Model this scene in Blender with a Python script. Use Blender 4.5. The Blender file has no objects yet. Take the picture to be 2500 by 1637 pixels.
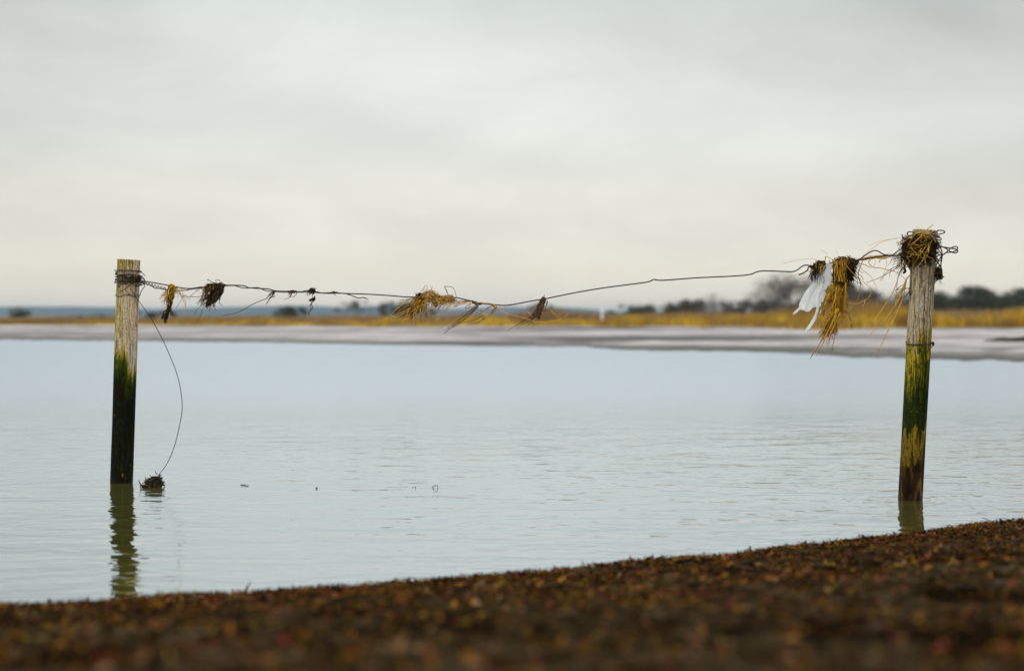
import bpy, math, random
import numpy as np
from mathutils import Vector, Matrix, noise, geometry

# ------------------------------------------------------------------ camera, world, sun, exposure
SC = bpy.context.scene
COL = SC.collection
F = 3472.2                      # focal length in photo pixels (50 mm on 36 mm, 2500 px wide)
HOR = 770.0                     # horizon row in the photo
CAMZ = 0.75
PITCH = math.atan((818.5 - HOR) / F)
FOCUS = 6.0
cam_d = bpy.data.cameras.new('camera')
cam = bpy.data.objects.new('camera', cam_d); COL.objects.link(cam)
cam.location = (0, 0, CAMZ)
cam.rotation_euler = (math.pi / 2 - PITCH, 0, 0)
cam_d.lens = 50; cam_d.sensor_width = 36; cam_d.sensor_fit = 'HORIZONTAL'
cam_d.clip_start = 0.02; cam_d.clip_end = 20000
cam_d.dof.use_dof = True; cam_d.dof.focus_distance = FOCUS; cam_d.dof.aperture_fstop = 2.0
SC.camera = cam
vs = SC.view_settings
vs.view_transform = 'Standard'; vs.look = 'None'; vs.exposure = 0.0; vs.gamma = 1.0; vs.use_curve_mapping = False

class NT:
    """tiny node tree helper"""
    def __init__(s, tree): s.t = tree; s.n = tree.nodes; s.l = tree.links
    def add(s, typ, props=None, **ins):
        nd = s.n.new(typ)
        for k, v in (props or {}).items(): setattr(nd, k, v)
        for k, v in ins.items():
            key = int(k[1:]) if k[0] == 'i' and k[1:].isdigit() else k.replace('_', ' ')
            s.set(nd, key, v)
        return nd
    def set(s, nd, key, v):
        sock = nd.inputs[key]
        if isinstance(v, bpy.types.NodeSocket): s.l.new(v, sock)
        else:
            if isinstance(v, (tuple, list)) and len(v) == 3 and sock.type == 'RGBA': v = (*v, 1)
            sock.default_value = v
    def math(s, op, a, b=0.0, c=None, clamp=False):
        nd = s.add('ShaderNodeMath', {'operation': op, 'use_clamp': clamp}, i0=a, i1=b)
        if c is not None: s.set(nd, 2, c)
        return nd.outputs[0]
    def vmath(s, op, a, b=(0, 0, 0)):
        return s.add('ShaderNodeVectorMath', {'operation': op}, i0=a, i1=b).outputs[0]
    def mix(s, f, a, b, mode='MIX'):
        nd = s.n.new('ShaderNodeMix'); nd.data_type = 'RGBA'; nd.blend_type = mode
        s.set(nd, 0, f); s.set(nd, 6, a); s.set(nd, 7, b)
        return nd.outputs[2]
    def ramp(s, f, stops, interp='LINEAR'):
        nd = s.n.new('ShaderNodeValToRGB'); cr = nd.color_ramp; cr.interpolation = interp
        while len(cr.elements) < len(stops): cr.elements.new(0.5)
        for e, (p, c) in zip(cr.elements, stops):
            e.position = p
            e.color = (c, c, c, 1) if not isinstance(c, (tuple, list)) else (*c, 1)
        s.set(nd, 0, f)
        return nd.outputs[0]
    def noise(s, vec, scale, detail=3, rough=0.55, dist=0.0):
        return s.add('ShaderNodeTexNoise', None, Vector=vec, Scale=scale, Detail=detail, Roughness=rough, Distortion=dist).outputs[0]
    def mapr(s, v, a, b, c=0.0, d=1.0):
        return s.add('ShaderNodeMapRange', {'interpolation_type': 'SMOOTHSTEP'}, i0=v, i1=a, i2=b, i3=c, i4=d).outputs[0]
    def scale(s, vec, sc, loc=(0, 0, 0), rot=(0, 0, 0)):
        return s.add('ShaderNodeMapping', None, Vector=vec, Scale=sc, Location=loc, Rotation=rot).outputs[0]

SUN_EL, SUN_AZ = math.radians(46), math.radians(215)      # azimuth from +Y clockwise: behind the camera, left
world = bpy.data.worlds.new('World'); SC.world = world; world.use_nodes = True
w = NT(world.node_tree); w.n.clear()
geo = w.add('ShaderNodeTexCoord').outputs['Generated']
sep = w.add('ShaderNodeSeparateXYZ', None, i0=geo)
dx, dy, dz = sep.outputs
# overcast: cream at the horizon, pale grey above it, cooler and brighter overhead
base = w.ramp(dz, [(0.0, (0.83, 0.765, 0.645)), (0.022, (0.835, 0.775, 0.665)), (0.05, (0.815, 0.78, 0.69)), (0.11, (0.785, 0.785, 0.725)),
                   (0.21, (0.72, 0.755, 0.715)), (0.30, (0.79, 0.835, 0.835)), (0.55, (0.88, 0.94, 0.97)), (1.0, (0.95, 1.0, 1.05))])
def blob(x0, z0, sx, sz, rot):
    c_, s_ = math.cos(rot), math.sin(rot)
    a = w.math('SUBTRACT', dx, x0); b = w.math('SUBTRACT', dz, z0)
    p = w.math('ADD', w.math('MULTIPLY', a, c_ / sx), w.math('MULTIPLY', b, s_ / sx))
    q = w.math('ADD', w.math('MULTIPLY', a, -s_ / sz), w.math('MULTIPLY', b, c_ / sz))
    r = w.math('ADD', w.math('MULTIPLY', p, p), w.math('MULTIPLY', q, q))
    return w.math('EXPONENT', w.math('MULTIPLY', r, -1.0))
cl = w.noise(w.scale(geo, (2.4, 2.4, 7.5), rot=(0, math.radians(14), 0)), 1.7, 6, 0.58, 0.7)
cl2 = w.noise(w.scale(geo, (1.6, 1.6, 4.0), loc=(3, 1, 0)), 5.0, 5, 0.6, 0.5)
v = w.mapr(cl, 0.3, 0.72, 0.945, 1.04)
v = w.math('MULTIPLY', v, w.mapr(cl2, 0.3, 0.7, 0.965, 1.025))
for (px, py, sx, sz, rot, amt) in [(780, 130, 420, 120, -12, .075), (1380, 290, 330, 90, -10, .05), (1750, 30, 700, 110, -9, -.13),
                                   (2450, 60, 460, 190, -10, -.20), (0, -40, 480, 280, 10, -.24), (800, 290, 420, 75, -12, -.07),  # dark blobs at the top corners paint lens vignetting into the cloud pattern
                                   (1250, 400, 300, 35, -7, -.03), (2380, 440, 420, 110, 6, -.15), (1650, 150, 600, 60, -12, -.07),
                                   (2600, 640, 300, 170, 0, -.05), (20, 400, 260, 200, 0, -.07)]:
    g = blob((px - 1250) / F, (HOR - py) / F, sx / F, sz / F, math.radians(rot))
    v = w.math('ADD', v, w.math('MULTIPLY', g, amt))
clouds_vignette = w.mix(1.0, base, w.add('ShaderNodeCombineXYZ', None, i0=v, i1=v, i2=v).outputs[0], 'MULTIPLY')
nish = w.add('ShaderNodeTexSky', {'sky_type': 'NISHITA', 'sun_disc': False, 'sun_elevation': SUN_EL, 'sun_rotation': SUN_AZ}).outputs[0]
# the clear sky filters through thin cloud at a tenth of its strength
nsc = w.add('ShaderNodeVectorMath', {'operation': 'SCALE'}, i0=nish, Scale=0.1).outputs[0]
skyc = w.mix(0.06, clouds_vignette, nsc)
bg = w.add('ShaderNodeBackground', None, Color=skyc, Strength=1.06)
wo = w.add('ShaderNodeOutputWorld', None, i0=bg.outputs[0])

sd = bpy.data.lights.new('sun', 'SUN'); sd.energy = 1.0; sd.angle = math.radians(22); sd.color = (1.0, 0.95, 0.87)
sun = bpy.data.objects.new('sun', sd); COL.objects.link(sun)
sdir = Vector((math.sin(SUN_AZ) * math.cos(SUN_EL), math.cos(SUN_AZ) * math.cos(SUN_EL), math.sin(SUN_EL)))
sun.rotation_euler = sdir.to_track_quat('Z', 'Y').to_euler(); sun.location = sdir * 30

SC.render.engine = 'CYCLES'
SC.cycles.use_denoising = True
SC.cycles.max_bounces = 8; SC.cycles.transparent_max_bounces = 12; SC.cycles.volume_bounces = 0
SC.cycles.sample_clamp_indirect = 6

# ------------------------------------------------------------------ photo pixel -> world helpers
CP, SP = math.cos(PITCH), math.sin(PITCH)
def ray(px, py):
    u = (px - 1250) / F; vv = (818.5 - py) / F
    return Vector((u, CP + vv * SP, -SP + vv * CP))
def at(px, py, Y):
    r = ray(px, py); return Vector((0, 0, CAMZ)) + r * (Y / r.y)
def ground(px, py, z=0.0):
    r = ray(px, py); return Vector((0, 0, CAMZ)) + r * ((z - CAMZ) / r.z)
PL = ground(296.5, 1177); PR = ground(2222.5, 1219)     # feet of the two posts on the water
BL = (PR.y - PL.y) / (PR.x - PL.x); AL = PL.y - BL * PL.x
def fp(px, py, off=0.0):
    """a point in the fence's own vertical plane (off metres behind it)"""
    r = ray(px, py); t = (AL + off) / (r.y - BL * r.x)
    return Vector((0, 0, CAMZ)) + r * t
PXM = 6.0 / F                                             # metres per photo pixel at the fence

# ------------------------------------------------------------------ mesh helpers
class MB:
    def __init__(s): s.v = []; s.f = []; s.seg = []
    def tube(s, pts, r0, r1=None, sides=5, smooth=2, flat=1.0, cap=True):
        if r1 is None: r1 = r0
        pts = [Vector(p) for p in pts]
        if smooth and len(pts) > 2: pts = catmull(pts, smooth)
        n = len(pts); base = len(s.v); s.seg.append((base, len(s.f)))
        d = (pts[1] - pts[0]).normalized()
        up = Vector((0, 0, 1)) if abs(d.z) < 0.9 else Vector((1, 0, 0))
        a = d.cross(up).normalized()
        for i, p in enumerate(pts):
            d = (pts[min(i + 1, n - 1)] - pts[max(i - 1, 0)])
            if d.length < 1e-9: d = Vector((0, 0, 1))
            d.normalize()
            a = (a - d * a.dot(d))
            if a.length < 1e-6: a = d.orthogonal()
            a.normalize(); b = d.cross(a)
            r = r0 + (r1 - r0) * i / (n - 1)
            for k in range(sides):
                t = 2 * math.pi * k / sides
                s.v.append(p + a * (math.cos(t) * r) + b * (math.sin(t) * r * flat))
        for i in range(n - 1):
            for k in range(sides):
                k2 = (k + 1) % sides
                s.f.append((base + i * sides + k, base + i * sides + k2, base + (i + 1) * sides + k2, base + (i + 1) * sides + k))
        if cap:
            s.f.append(tuple(base + k for k in reversed(range(sides))))
            s.f.append(tuple(base + (n - 1) * sides + k for k in range(sides)))
    def quads(s, verts, faces):
        b = len(s.v); s.v.extend(verts); s.f.extend(tuple(b + i for i in f) for f in faces)
    def build(s, name, mat, parent=None, smooth=True, **tags):
        off = parent.location if parent else Vector((0, 0, 0))
        if parent and 1 < len(s.seg) < 500 and s.seg[0][0] == 0:      # strands that lie apart become parts of their own
            ends = s.seg[1:] + [(len(s.v), len(s.f))]
            bx_ = [(np.min(s.v[a[0]:b[0]], axis=0), np.max(s.v[a[0]:b[0]], axis=0)) for a, b in zip(s.seg, ends)]
            grp = list(range(len(bx_)))
            def find(i):
                while grp[i] != i: i = grp[i]
                return i
            lo = np.array([q[0] for q in bx_]); hi = np.array([q[1] for q in bx_]); sz = (hi - lo).max(axis=1)
            for i in range(len(bx_)):
                gap = np.maximum(0, np.maximum(lo[i] - hi, lo - hi[i]))
                for j in np.nonzero(np.sqrt((gap ** 2).sum(axis=1)) <= np.maximum(0.018, 0.45 * np.maximum(sz[i], sz)))[0]:
                    grp[find(int(j))] = find(i)
            kinds = sorted({find(i) for i in range(len(grp))})
            if len(kinds) > 1:
                o = None
                for g in kinds:
                    sub = MB()
                    for i in range(len(grp)):
                        if find(i) == g:
                            (v0, f0), (v1, f1) = s.seg[i], ends[i]; b = len(sub.v)
                            sub.v += s.v[v0:v1]; sub.f += [tuple(k - v0 + b for k in f) for f in s.f[f0:f1]]
                    o = sub.build(name, mat, parent, smooth, **tags)
                return o
        me = bpy.data.meshes.new(name)
        me.from_pydata([tuple(Vector(p) - off) for p in s.v], [], s.f)
        return link(name, me, mat, parent, smooth, **tags)
def link(name, me, mat, parent=None, smooth=True, **tags):
    if smooth: me.polygons.foreach_set('use_smooth', [True] * len(me.polygons))
    me.materials.append(mat); me.update()
    o = bpy.data.objects.new(name, me); COL.objects.link(o)
    if parent: o.parent = parent
    for k, v_ in tags.items():
        if v_: o[k] = v_
    return o
def thing(name, loc, label, category, group=None):
    o = bpy.data.objects.new(name, None); COL.objects.link(o); o.location = Vector(loc)
    o.empty_display_size = 0.05
    o['label'] = label; o['category'] = category
    if group: o['group'] = group
    return o
def catmull(pts, k):
    out = []; n = len(pts)
    for i in range(n - 1):
        p0 = pts[max(i - 1, 0)]; p1 = pts[i]; p2 = pts[i + 1]; p3 = pts[min(i + 2, n - 1)]
        for j in range(k):
            t = j / k
            out.append(0.5 * ((2 * p1) + (p2 - p0) * t + (2 * p0 - 5 * p1 + 4 * p2 - p3) * t * t + (3 * p1 - p0 - 3 * p2 + p3) * t ** 3))
    out.append(pts[-1]); return out
def grid_mesh(name, xs, fn, mat, smooth=True, **tags):
    """fn(i) returns the list of points of row i"""
    rows = [fn(x) for x in xs]; m = len(rows[0]); vv = [p for r in rows for p in r]
    ff = [(i * m + j, (i + 1) * m + j, (i + 1) * m + j + 1, i * m + j + 1) for i in range(len(rows) - 1) for j in range(m - 1)]
    me = bpy.data.meshes.new(name); me.from_pydata([tuple(p) for p in vv], [], ff)
    return link(name, me, mat, None, smooth, **tags)
def interp(x, xs, ys): return float(np.interp(x, xs, ys))

# ------------------------------------------------------------------ materials
def mat(name):
    m = bpy.data.materials.new(name); m.use_nodes = True
    t = NT(m.node_tree); t.n.clear()
    out = t.add('ShaderNodeOutputMaterial')
    return m, t, out
def principled(t, out, col, rough=0.8, bump=None, bstr=0.5, bdist=0.002, spec=0.3, **kw):
    b = t.add('ShaderNodeBsdfPrincipled', None, Base_Color=col, Roughness=rough)
    b.inputs['Specular IOR Level'].default_value = spec
    if bump is not None:
        bp = t.add('ShaderNodeBump', None, Strength=bstr, Distance=bdist, Height=bump)
        t.l.new(bp.outputs[0], b.inputs['Normal'])
    for k, v_ in kw.items(): t.set(b, k.replace('_', ' '), v_)
    t.l.new(b.outputs[0], out.inputs[0]); return b
def island_mat(name, stops, rough=0.8, spec=0.25, trans=0.0, var=0.35, nscale=60):
    """every strand or flake takes its own tint"""
    m, t, out = mat(name)
    g = t.add('ShaderNodeNewGeometry')
    tc = t.add('ShaderNodeTexCoord').outputs['Object']
    c = t.ramp(g.outputs['Random Per Island'], stops)
    nz = t.noise(tc, nscale, 3)
    k = t.mapr(nz, 0.3, 0.7, 1 - var, 1 + var)
    c = t.mix(1.0, c, t.add('ShaderNodeCombineXYZ', None, i0=k, i1=k, i2=k).outputs[0], 'MULTIPLY')
    b = principled(t, out, c, rough, spec=spec)
    if trans:
        tr = t.add('ShaderNodeBsdfTranslucent', None, Color=c)
        mx = t.add('ShaderNodeMixShader', None, i0=trans, i1=b.outputs[0], i2=tr.outputs[0])
        t.l.new(mx.outputs[0], out.inputs[0])
    return m
STRAW = island_mat('straw', [(0, (0.20, 0.09, 0.008)), (.25, (0.50, 0.24, 0.012)), (.6, (0.80, 0.44, 0.025)), (.85, (0.88, 0.60, 0.10)), (1, (0.10, 0.05, 0.01))], 0.6, 0.3, 0.25)
PALE = island_mat('pale_straw', [(0, (0.40, 0.22, 0.05)), (.5, (0.80, 0.50, 0.13)), (1, (0.22, 0.12, 0.035))], 0.7, 0.3, 0.25)
YELLOW = island_mat('yellow_leaf', [(0, (0.60, 0.50, 0.03)), (1, (0.78, 0.64, 0.05))], 0.55, 0.3, 0.35)
WEED = island_mat('dark_weed', [(0, (0.008, 0.006, 0.003)), (.5, (0.022, 0.014, 0.006)), (.8, (0.055, 0.034, 0.010)), (1, (0.17, 0.10, 0.02))], 0.8, 0.15)
ROOT = island_mat('brown_root', [(0, (0.035, 0.018, 0.012)), (.5, (0.09, 0.048, 0.025)), (1, (0.22, 0.13, 0.06))], 0.8, 0.2)
WET = island_mat('wet_weed', [(0, (0.006, 0.005, 0.002)), (.7, (0.020, 0.015, 0.005)), (1, (0.14, 0.085, 0.012))], 0.5, 0.2)
def wire_mat(name, a, b):
    m, t, out = mat(name)
    tc = t.add('ShaderNodeTexCoord').outputs['Object']
    n = t.noise(tc, 90, 4, 0.6)
    principled(t, out, t.ramp(n, [(0.3, a), (0.65, b)]), 0.6, bump=n, bstr=0.4, bdist=0.0006, spec=0.35, Metallic=0.35)
    return m
WIRE = wire_mat('rusty_wire', (0.018, 0.011, 0.016), (0.06, 0.032, 0.028))
DWIRE = wire_mat('black_wire', (0.012, 0.014, 0.018), (0.04, 0.035, 0.035))

def post_material(name, seed, left):
    m, t, out = mat(name)
    tc = t.add('ShaderNodeTexCoord').outputs['Object']
    sp = t.add('ShaderNodeSeparateXYZ', None, i0=tc); x, y, z = sp.outputs
    shifted = t.scale(tc, (1, 1, 1), loc=(seed, seed * 1.7, 0))
    warp = t.noise(t.scale(shifted, (4, 4, 2.2)), 3.0, 3)
    wv = t.add('ShaderNodeCombineXYZ', None, i0=t.math('MULTIPLY', warp, 0.05), i1=t.math('MULTIPLY', warp, 0.03), i2=0.0).outputs[0]
    p = t.vmath('ADD', shifted, wv)
    grain = t.noise(t.scale(p, (95, 95, 3.0)), 1.6, 6, 0.65)          # long vertical grain
    fine = t.noise(t.scale(p, (300, 300, 9)), 1.5, 4, 0.7)
    streak = t.noise(t.scale(p, (30, 30, 2.0)), 1.5, 5, 0.6)         # broad vertical stains
    blot = t.noise(t.scale(shifted, (1.6, 1.6, 1)), 15, 6, 0.7, 1.0)
    crack = t.mapr(t.noise(t.scale(p, (60, 60, 1.2)), 1.3, 3, 0.5), 0.60, 0.66)
    pink, grey, tan = ((0.60, 0.43, 0.26), (0.46, 0.40, 0.30), (0.42, 0.30, 0.13)) if left else ((0.46, 0.35, 0.21), (0.37, 0.32, 0.24), (0.27, 0.16, 0.055))
    c = t.mix(t.mapr(streak, 0.38, 0.62), pink, grey)
    c = t.mix(t.mapr(blot, 0.5, 0.68), c, tan)
    c = t.mix(t.math('MULTIPLY', t.mapr(grain, 0.50, 0.68), 0.75), c, (0.085, 0.06, 0.035))
    c = t.mix(t.math('MULTIPLY', t.mapr(fine, 0.52, 0.66), 0.35), c, (0.06, 0.05, 0.035))
    yell, green, dark, mid = (0.30, 0.22, 0.014), (0.058, 0.070, 0.004), (0.006, 0.0065, 0.002), (0.024, 0.038, 0.002)
    if left:
        # yellow lichen streak down the front and round the top
        front = t.mapr(t.math('ABSOLUTE', t.math('ADD', x, t.math('MULTIPLY', t.math('SUBTRACT', streak, 0.5), 0.06))), 0.006, 0.030, 1.0, 0.0)
        lm = t.math('MULTIPLY', front, t.mapr(t.noise(t.scale(p, (60, 60, 8)), 1.5, 5, 0.7), 0.38, 0.6))
        c = t.mix(t.math('MULTIPLY', lm, 0.9), c, (0.24, 0.185, 0.010))
        top = t.mapr(t.math('ADD', z, t.math('MULTIPLY', streak, 0.10)), 0.985, 1.05)
        c = t.mix(t.math('MULTIPLY', top, t.mapr(grain, 0.35, 0.6)), c, (0.25, 0.20, 0.014))
        zp = t.math('ADD', z, t.math('MULTIPLY', t.math('SUBTRACT', streak, 0.5), 0.34))
        zp = t.math('ADD', zp, t.math('MULTIPLY', t.math('SUBTRACT', grain, 0.5), 0.26))
        zp = t.math('ADD', zp, t.math('MULTIPLY', t.math('SUBTRACT', blot, 0.5), 0.10))
        zc = t.math('ADD', zp, t.math('MULTIPLY', t.math('ABSOLUTE', t.math('ADD', x, 0.004)), 1.5))
        c = t.mix(t.mapr(zc, 0.60, 0.64, 0.9, 0), c, yell)
        c = t.mix(t.mapr(zc, 0.565, 0.605, 1, 0), c, green)
        c = t.mix(t.mapr(zc, 0.535, 0.58, 1, 0), c, mid)
        c = t.mix(t.mapr(zc, 0.47, 0.545, 1, 0), c, dark)
        pat = t.math('MULTIPLY', t.mapr(blot, 0.56, 0.66), t.mapr(z, 0.46, 0.36))
        c = t.mix(t.math('MULTIPLY', pat, 0.8), c, (0.016, 0.034, 0.004))
        fl = t.math('MULTIPLY', t.mapr(t.noise(t.scale(shifted, (40, 40, 14)), 1.5, 2), 0.70, 0.74), t.mapr(z, 0.42, 0.36))
        c = t.mix(fl, c, (0.17, 0.10, 0.025))
    else:
        # knot with grain rings
        kx = t.math('MULTIPLY', t.math('SUBTRACT', x, -0.006), 1.6); kz = t.math('MULTIPLY', t.math('SUBTRACT', z, 0.893), 0.75)
        kd = t.math('SQRT', t.math('ADD', t.math('MULTIPLY', kx, kx), t.math('MULTIPLY', kz, kz)))
        rings = t.math('MULTIPLY', t.mapr(t.math('SINE', t.math('MULTIPLY', kd, 900.0)), 0.0, 0.9), t.mapr(kd, 0.012, 0.032, 1, 0))
        c = t.mix(t.math('MULTIPLY', rings, 0.6), c, (0.10, 0.055, 0.02))
        c = t.mix(t.mapr(kd, 0.002, 0.005, 1, 0), c, (0.035, 0.02, 0.01))
        zp = t.math('ADD', t.math('MULTIPLY_ADD', x, -0.7, z), t.math('MULTIPLY', t.math('SUBTRACT', streak, 0.5), 0.40))
        zp = t.math('ADD', zp, t.math('MULTIPLY', t.math('SUBTRACT', blot, 0.5), 0.34))
        zp = t.math('ADD', zp, t.math('MULTIPLY', t.math('SUBTRACT', grain, 0.5), 0.16))
        c = t.mix(t.mapr(zp, 0.60, 0.68, 1, 0), c, yell)
        pt = t.mapr(t.math('ADD', t.math('MULTIPLY', blot, 0.6), t.math('MULTIPLY', grain, 0.4)), 0.46, 0.52)
        c = t.mix(t.math('MULTIPLY', pt, t.mapr(zp, 0.58, 0.66, 1, 0)), c, green)
        dm = t.math('MULTIPLY', t.mapr(zp, 0.42, 0.52, 1, 0), t.mapr(t.math('ADD', blot, t.math('MULTIPLY', streak, 0.5)), 0.54, 0.70))
        c = t.mix(dm, c, (0.010, 0.014, 0.002))
        c = t.mix(t.math('MULTIPLY', t.mapr(zp, 0.38, 0.48, 1, 0), 0.35), c, mid)
        band = t.math('MULTIPLY', t.mapr(zp, 0.24, 0.29, 1, 0), t.mapr(zp, 0.15, 0.22))
        c = t.mix(t.math('MULTIPLY', band, 0.7), c, (0.24, 0.145, 0.012))
        low = t.mapr(zp, 0.13, 0.215, 1, 0)
        lowc = t.ramp(t.noise(t.scale(p, (14, 14, 3)), 1.6, 5, 0.6, 1.2), [(0.40, (0.008, 0.004, 0.0015)), (0.54, (0.030, 0.014, 0.004)), (0.66, (0.12, 0.06, 0.012))])
        c = t.mix(low, c, lowc)
    # growth is uneven: the grain and a fine crust show through it
    crust = t.noise(t.scale(shifted, (1.3, 1.3, 1)), 120, 4, 0.75)
    kk = t.math('MULTIPLY', t.mapr(grain, 0.34, 0.64, 1.35, 0.72), t.mapr(crust, 0.36, 0.64, 0.75, 1.35))
    c = t.mix(1.0, c, t.add('ShaderNodeCombineXYZ', None, i0=kk, i1=kk, i2=kk).outputs[0], 'MULTIPLY')
    c = t.mix(t.math('MULTIPLY', crack, 0.8), c, (0.02, 0.014, 0.008))
    wet = t.mapr(z, 0.0, 0.02, 1, 0)
    c = t.mix(t.math('MULTIPLY', wet, 0.5), c, (0.02, 0.014, 0.006))
    rough = t.ramp(z, [(0.0, 0.35), (0.05, 0.6), (0.5, 0.85)])
    h = t.math('SUBTRACT', t.math('ADD', grain, t.math('MULTIPLY', fine, 0.4)), crack)
    h = t.math('ADD', h, t.math('MULTIPLY', blot, 0.5))
    principled(t, out, c, rough, bump=h, bstr=1.0, bdist=0.004, spec=0.05)
    return m

# ------------------------------------------------------------------ water
m_water, t, out = mat('grey_water')
tc = t.add('ShaderNodeTexCoord').outputs['Object']
def waves(scale, rot, sc, det, dist=0.3, rough=0.5, loc=(0, 0, 0)):
    return t.noise(t.scale(tc, scale, rot=(0, 0, math.radians(rot)), loc=loc), sc, det, rough, dist)
w1 = waves((1.0, 2.4, 1), -7, 2.2, 2)                 # long low swell
w2 = waves((1.5, 2.6, 1), 5, 6.0, 2, 0.5, loc=(5, 3, 0))
w3 = waves((1.0, 2.0, 1), -10, 24.0, 3, 0.5)
patch = t.mapr(t.noise(t.scale(tc, (0.35, 1.1, 1), rot=(0, 0, math.radians(-14))), 1.0, 4, 0.55, 0.6), 0.42, 0.60, 0.30, 1.0)
sepw = t.add('ShaderNodeSeparateXYZ', None, i0=tc)
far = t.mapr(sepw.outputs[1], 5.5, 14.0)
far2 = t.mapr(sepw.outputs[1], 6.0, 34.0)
h = t.math('ADD', t.math('MULTIPLY', w1, 0.0095), t.math('MULTIPLY', w2, t.mapr(patch, 0.3, 1.0, 0.0029, 0.0038)))
h = t.math('ADD', h, t.math('MULTIPLY', t.math('MULTIPLY', w3, patch), 0.00060))
h = t.math('ADD', h, t.math('MULTIPLY', t.math('MULTIPLY', t.math('ADD', w3, t.math('MULTIPLY', w2, 3.0)), far2), 0.006))
for ft in (PL, PR):          # ripples shed by the two posts
    dv = t.add('ShaderNodeVectorMath', {'operation': 'LENGTH'}, i0=t.vmath('SUBTRACT', tc, (ft.x, ft.y, 0))).outputs['Value']
    rg = t.math('MULTIPLY', t.math('SINE', t.math('MULTIPLY_ADD', dv, 130.0, t.math('MULTIPLY', w2, 6.0))), t.math('EXPONENT', t.math('MULTIPLY', dv, -7.0)))
    h = t.math('MULTIPLY_ADD', rg, 0.0011, h)
bp = t.add('ShaderNodeBump', None, Strength=1.0, Distance=1.0, Height=h)
fr = t.add('ShaderNodeFresnel', None, IOR=1.34); t.l.new(bp.outputs[0], fr.inputs['Normal'])
fac = t.math('POWER', fr.outputs[0], 0.25)
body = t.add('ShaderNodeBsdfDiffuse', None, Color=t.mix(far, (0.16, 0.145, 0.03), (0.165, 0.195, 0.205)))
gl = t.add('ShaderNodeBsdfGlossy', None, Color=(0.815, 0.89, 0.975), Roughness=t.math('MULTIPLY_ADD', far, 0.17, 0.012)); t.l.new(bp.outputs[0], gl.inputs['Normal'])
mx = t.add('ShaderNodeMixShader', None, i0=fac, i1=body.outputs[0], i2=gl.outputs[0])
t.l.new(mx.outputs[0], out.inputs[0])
me = bpy.data.meshes.new('water')
me.from_pydata([(-400, -40, 0), (400, -40, 0), (400, 300, 0), (-400, 300, 0)], [], [(0, 1, 2, 3)])
link('water', me, m_water, None, False, kind='structure')

# ------------------------------------------------------------------ near beach
near_px = [(-500, 1500), (0, 1482), (250, 1468), (500, 1452), (900, 1424), (1200, 1402), (1400, 1386), (1600, 1362), (1750, 1352), (1950, 1328), (2150, 1303), (2330, 1285), (2500, 1262), (2900, 1222)]
npts = [ground(a, b, 0.045) + Vector((0, .07, 0)) for a, b in near_px]
NX = [p.x for p in npts]; NY = [p.y for p in npts]
sl = (NY[-1] - NY[-2]) / (NX[-1] - NX[-2])
NX = [-40, -8] + NX + [NX[-1] + 12, 60]; NY = [2.6, 2.9] + NY + [NY[-1] + 12 * sl * 0.8, NY[-1] + 12 * sl * 0.8]
def shore(x): return interp(x, NX, NY)
def beach_z(x, y):
    D = shore(x) + 0.02 * noise.noise(Vector((x * 3, 7, 0))) + 0.012 * noise.noise(Vector((x * 11, 3, 0)))
    v_ = D - y
    if v_ < 0: z = v_ * 0.35
    else:
        z = 0.03 * (1 - math.exp(-v_ / 0.05))
        k = min(v_ / max(D - 1.25, 0.6), 1.15)
        z += 0.39 * k
        amp = min(v_ / 0.3, 1.0)
        z += amp * (0.016 * noise.noise(Vector((x * 2.4, y * 3.2, 1))) + 0.014 * noise.noise(Vector((x * 7, y * 9, 2))))
        z += 0.008 * max(0, noise.noise(Vector((x * 14, y * 14, 9)))) * min(v_ / .05, 1)
    z += 0.005 * noise.noise(Vector((x * 31, y * 31, 4)))
    return z
m_beach, t, out = mat('weed_strewn_shingle')
tc = t.add('ShaderNodeTexCoord').outputs['Object']
n1 = t.noise(tc, 20, 6, 0.7); n2 = t.noise(tc, 70, 5, 0.7); n3 = t.noise(t.scale(tc, (1, 1, 1), loc=(9, 0, 0)), 3.0, 4, 0.6)
c = t.ramp(n1, [(0.36, (0.008, 0.005, 0.002)), (0.45, (0.030, 0.020, 0.008)), (0.54, (0.065, 0.044, 0.020)), (0.66, (0.13, 0.10, 0.065))])
c = t.mix(t.mapr(n3, 0.5, 0.62), c, (0.012, 0.008, 0.004))
c = t.mix(t.math('MULTIPLY', t.mapr(n2, 0.5, 0.68), 0.6), c, (0.008, 0.005, 0.003))
principled(t, out, c, 0.8, bump=t.math('ADD', n1, n2), bstr=0.8, bdist=0.02, spec=0.0)
xs = list(np.concatenate([np.linspace(-40, -4, 25)[:-1], np.linspace(-4, 4.5, 300), np.linspace(4.5, 60, 40)[1:]]))
fr_ = list(np.concatenate([np.linspace(-0.6, 0, 8)[:-1], np.linspace(0, 0.5, 26)[:-1], np.linspace(0.5, 4.5, 110), np.linspace(4.5, 40, 18)[1:]]))
grid_mesh('beach', xs, lambda x: [(x, shore(x) - a, beach_z(x, shore(x) - a)) for a in fr_][::-1], m_beach, kind='structure')

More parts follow.
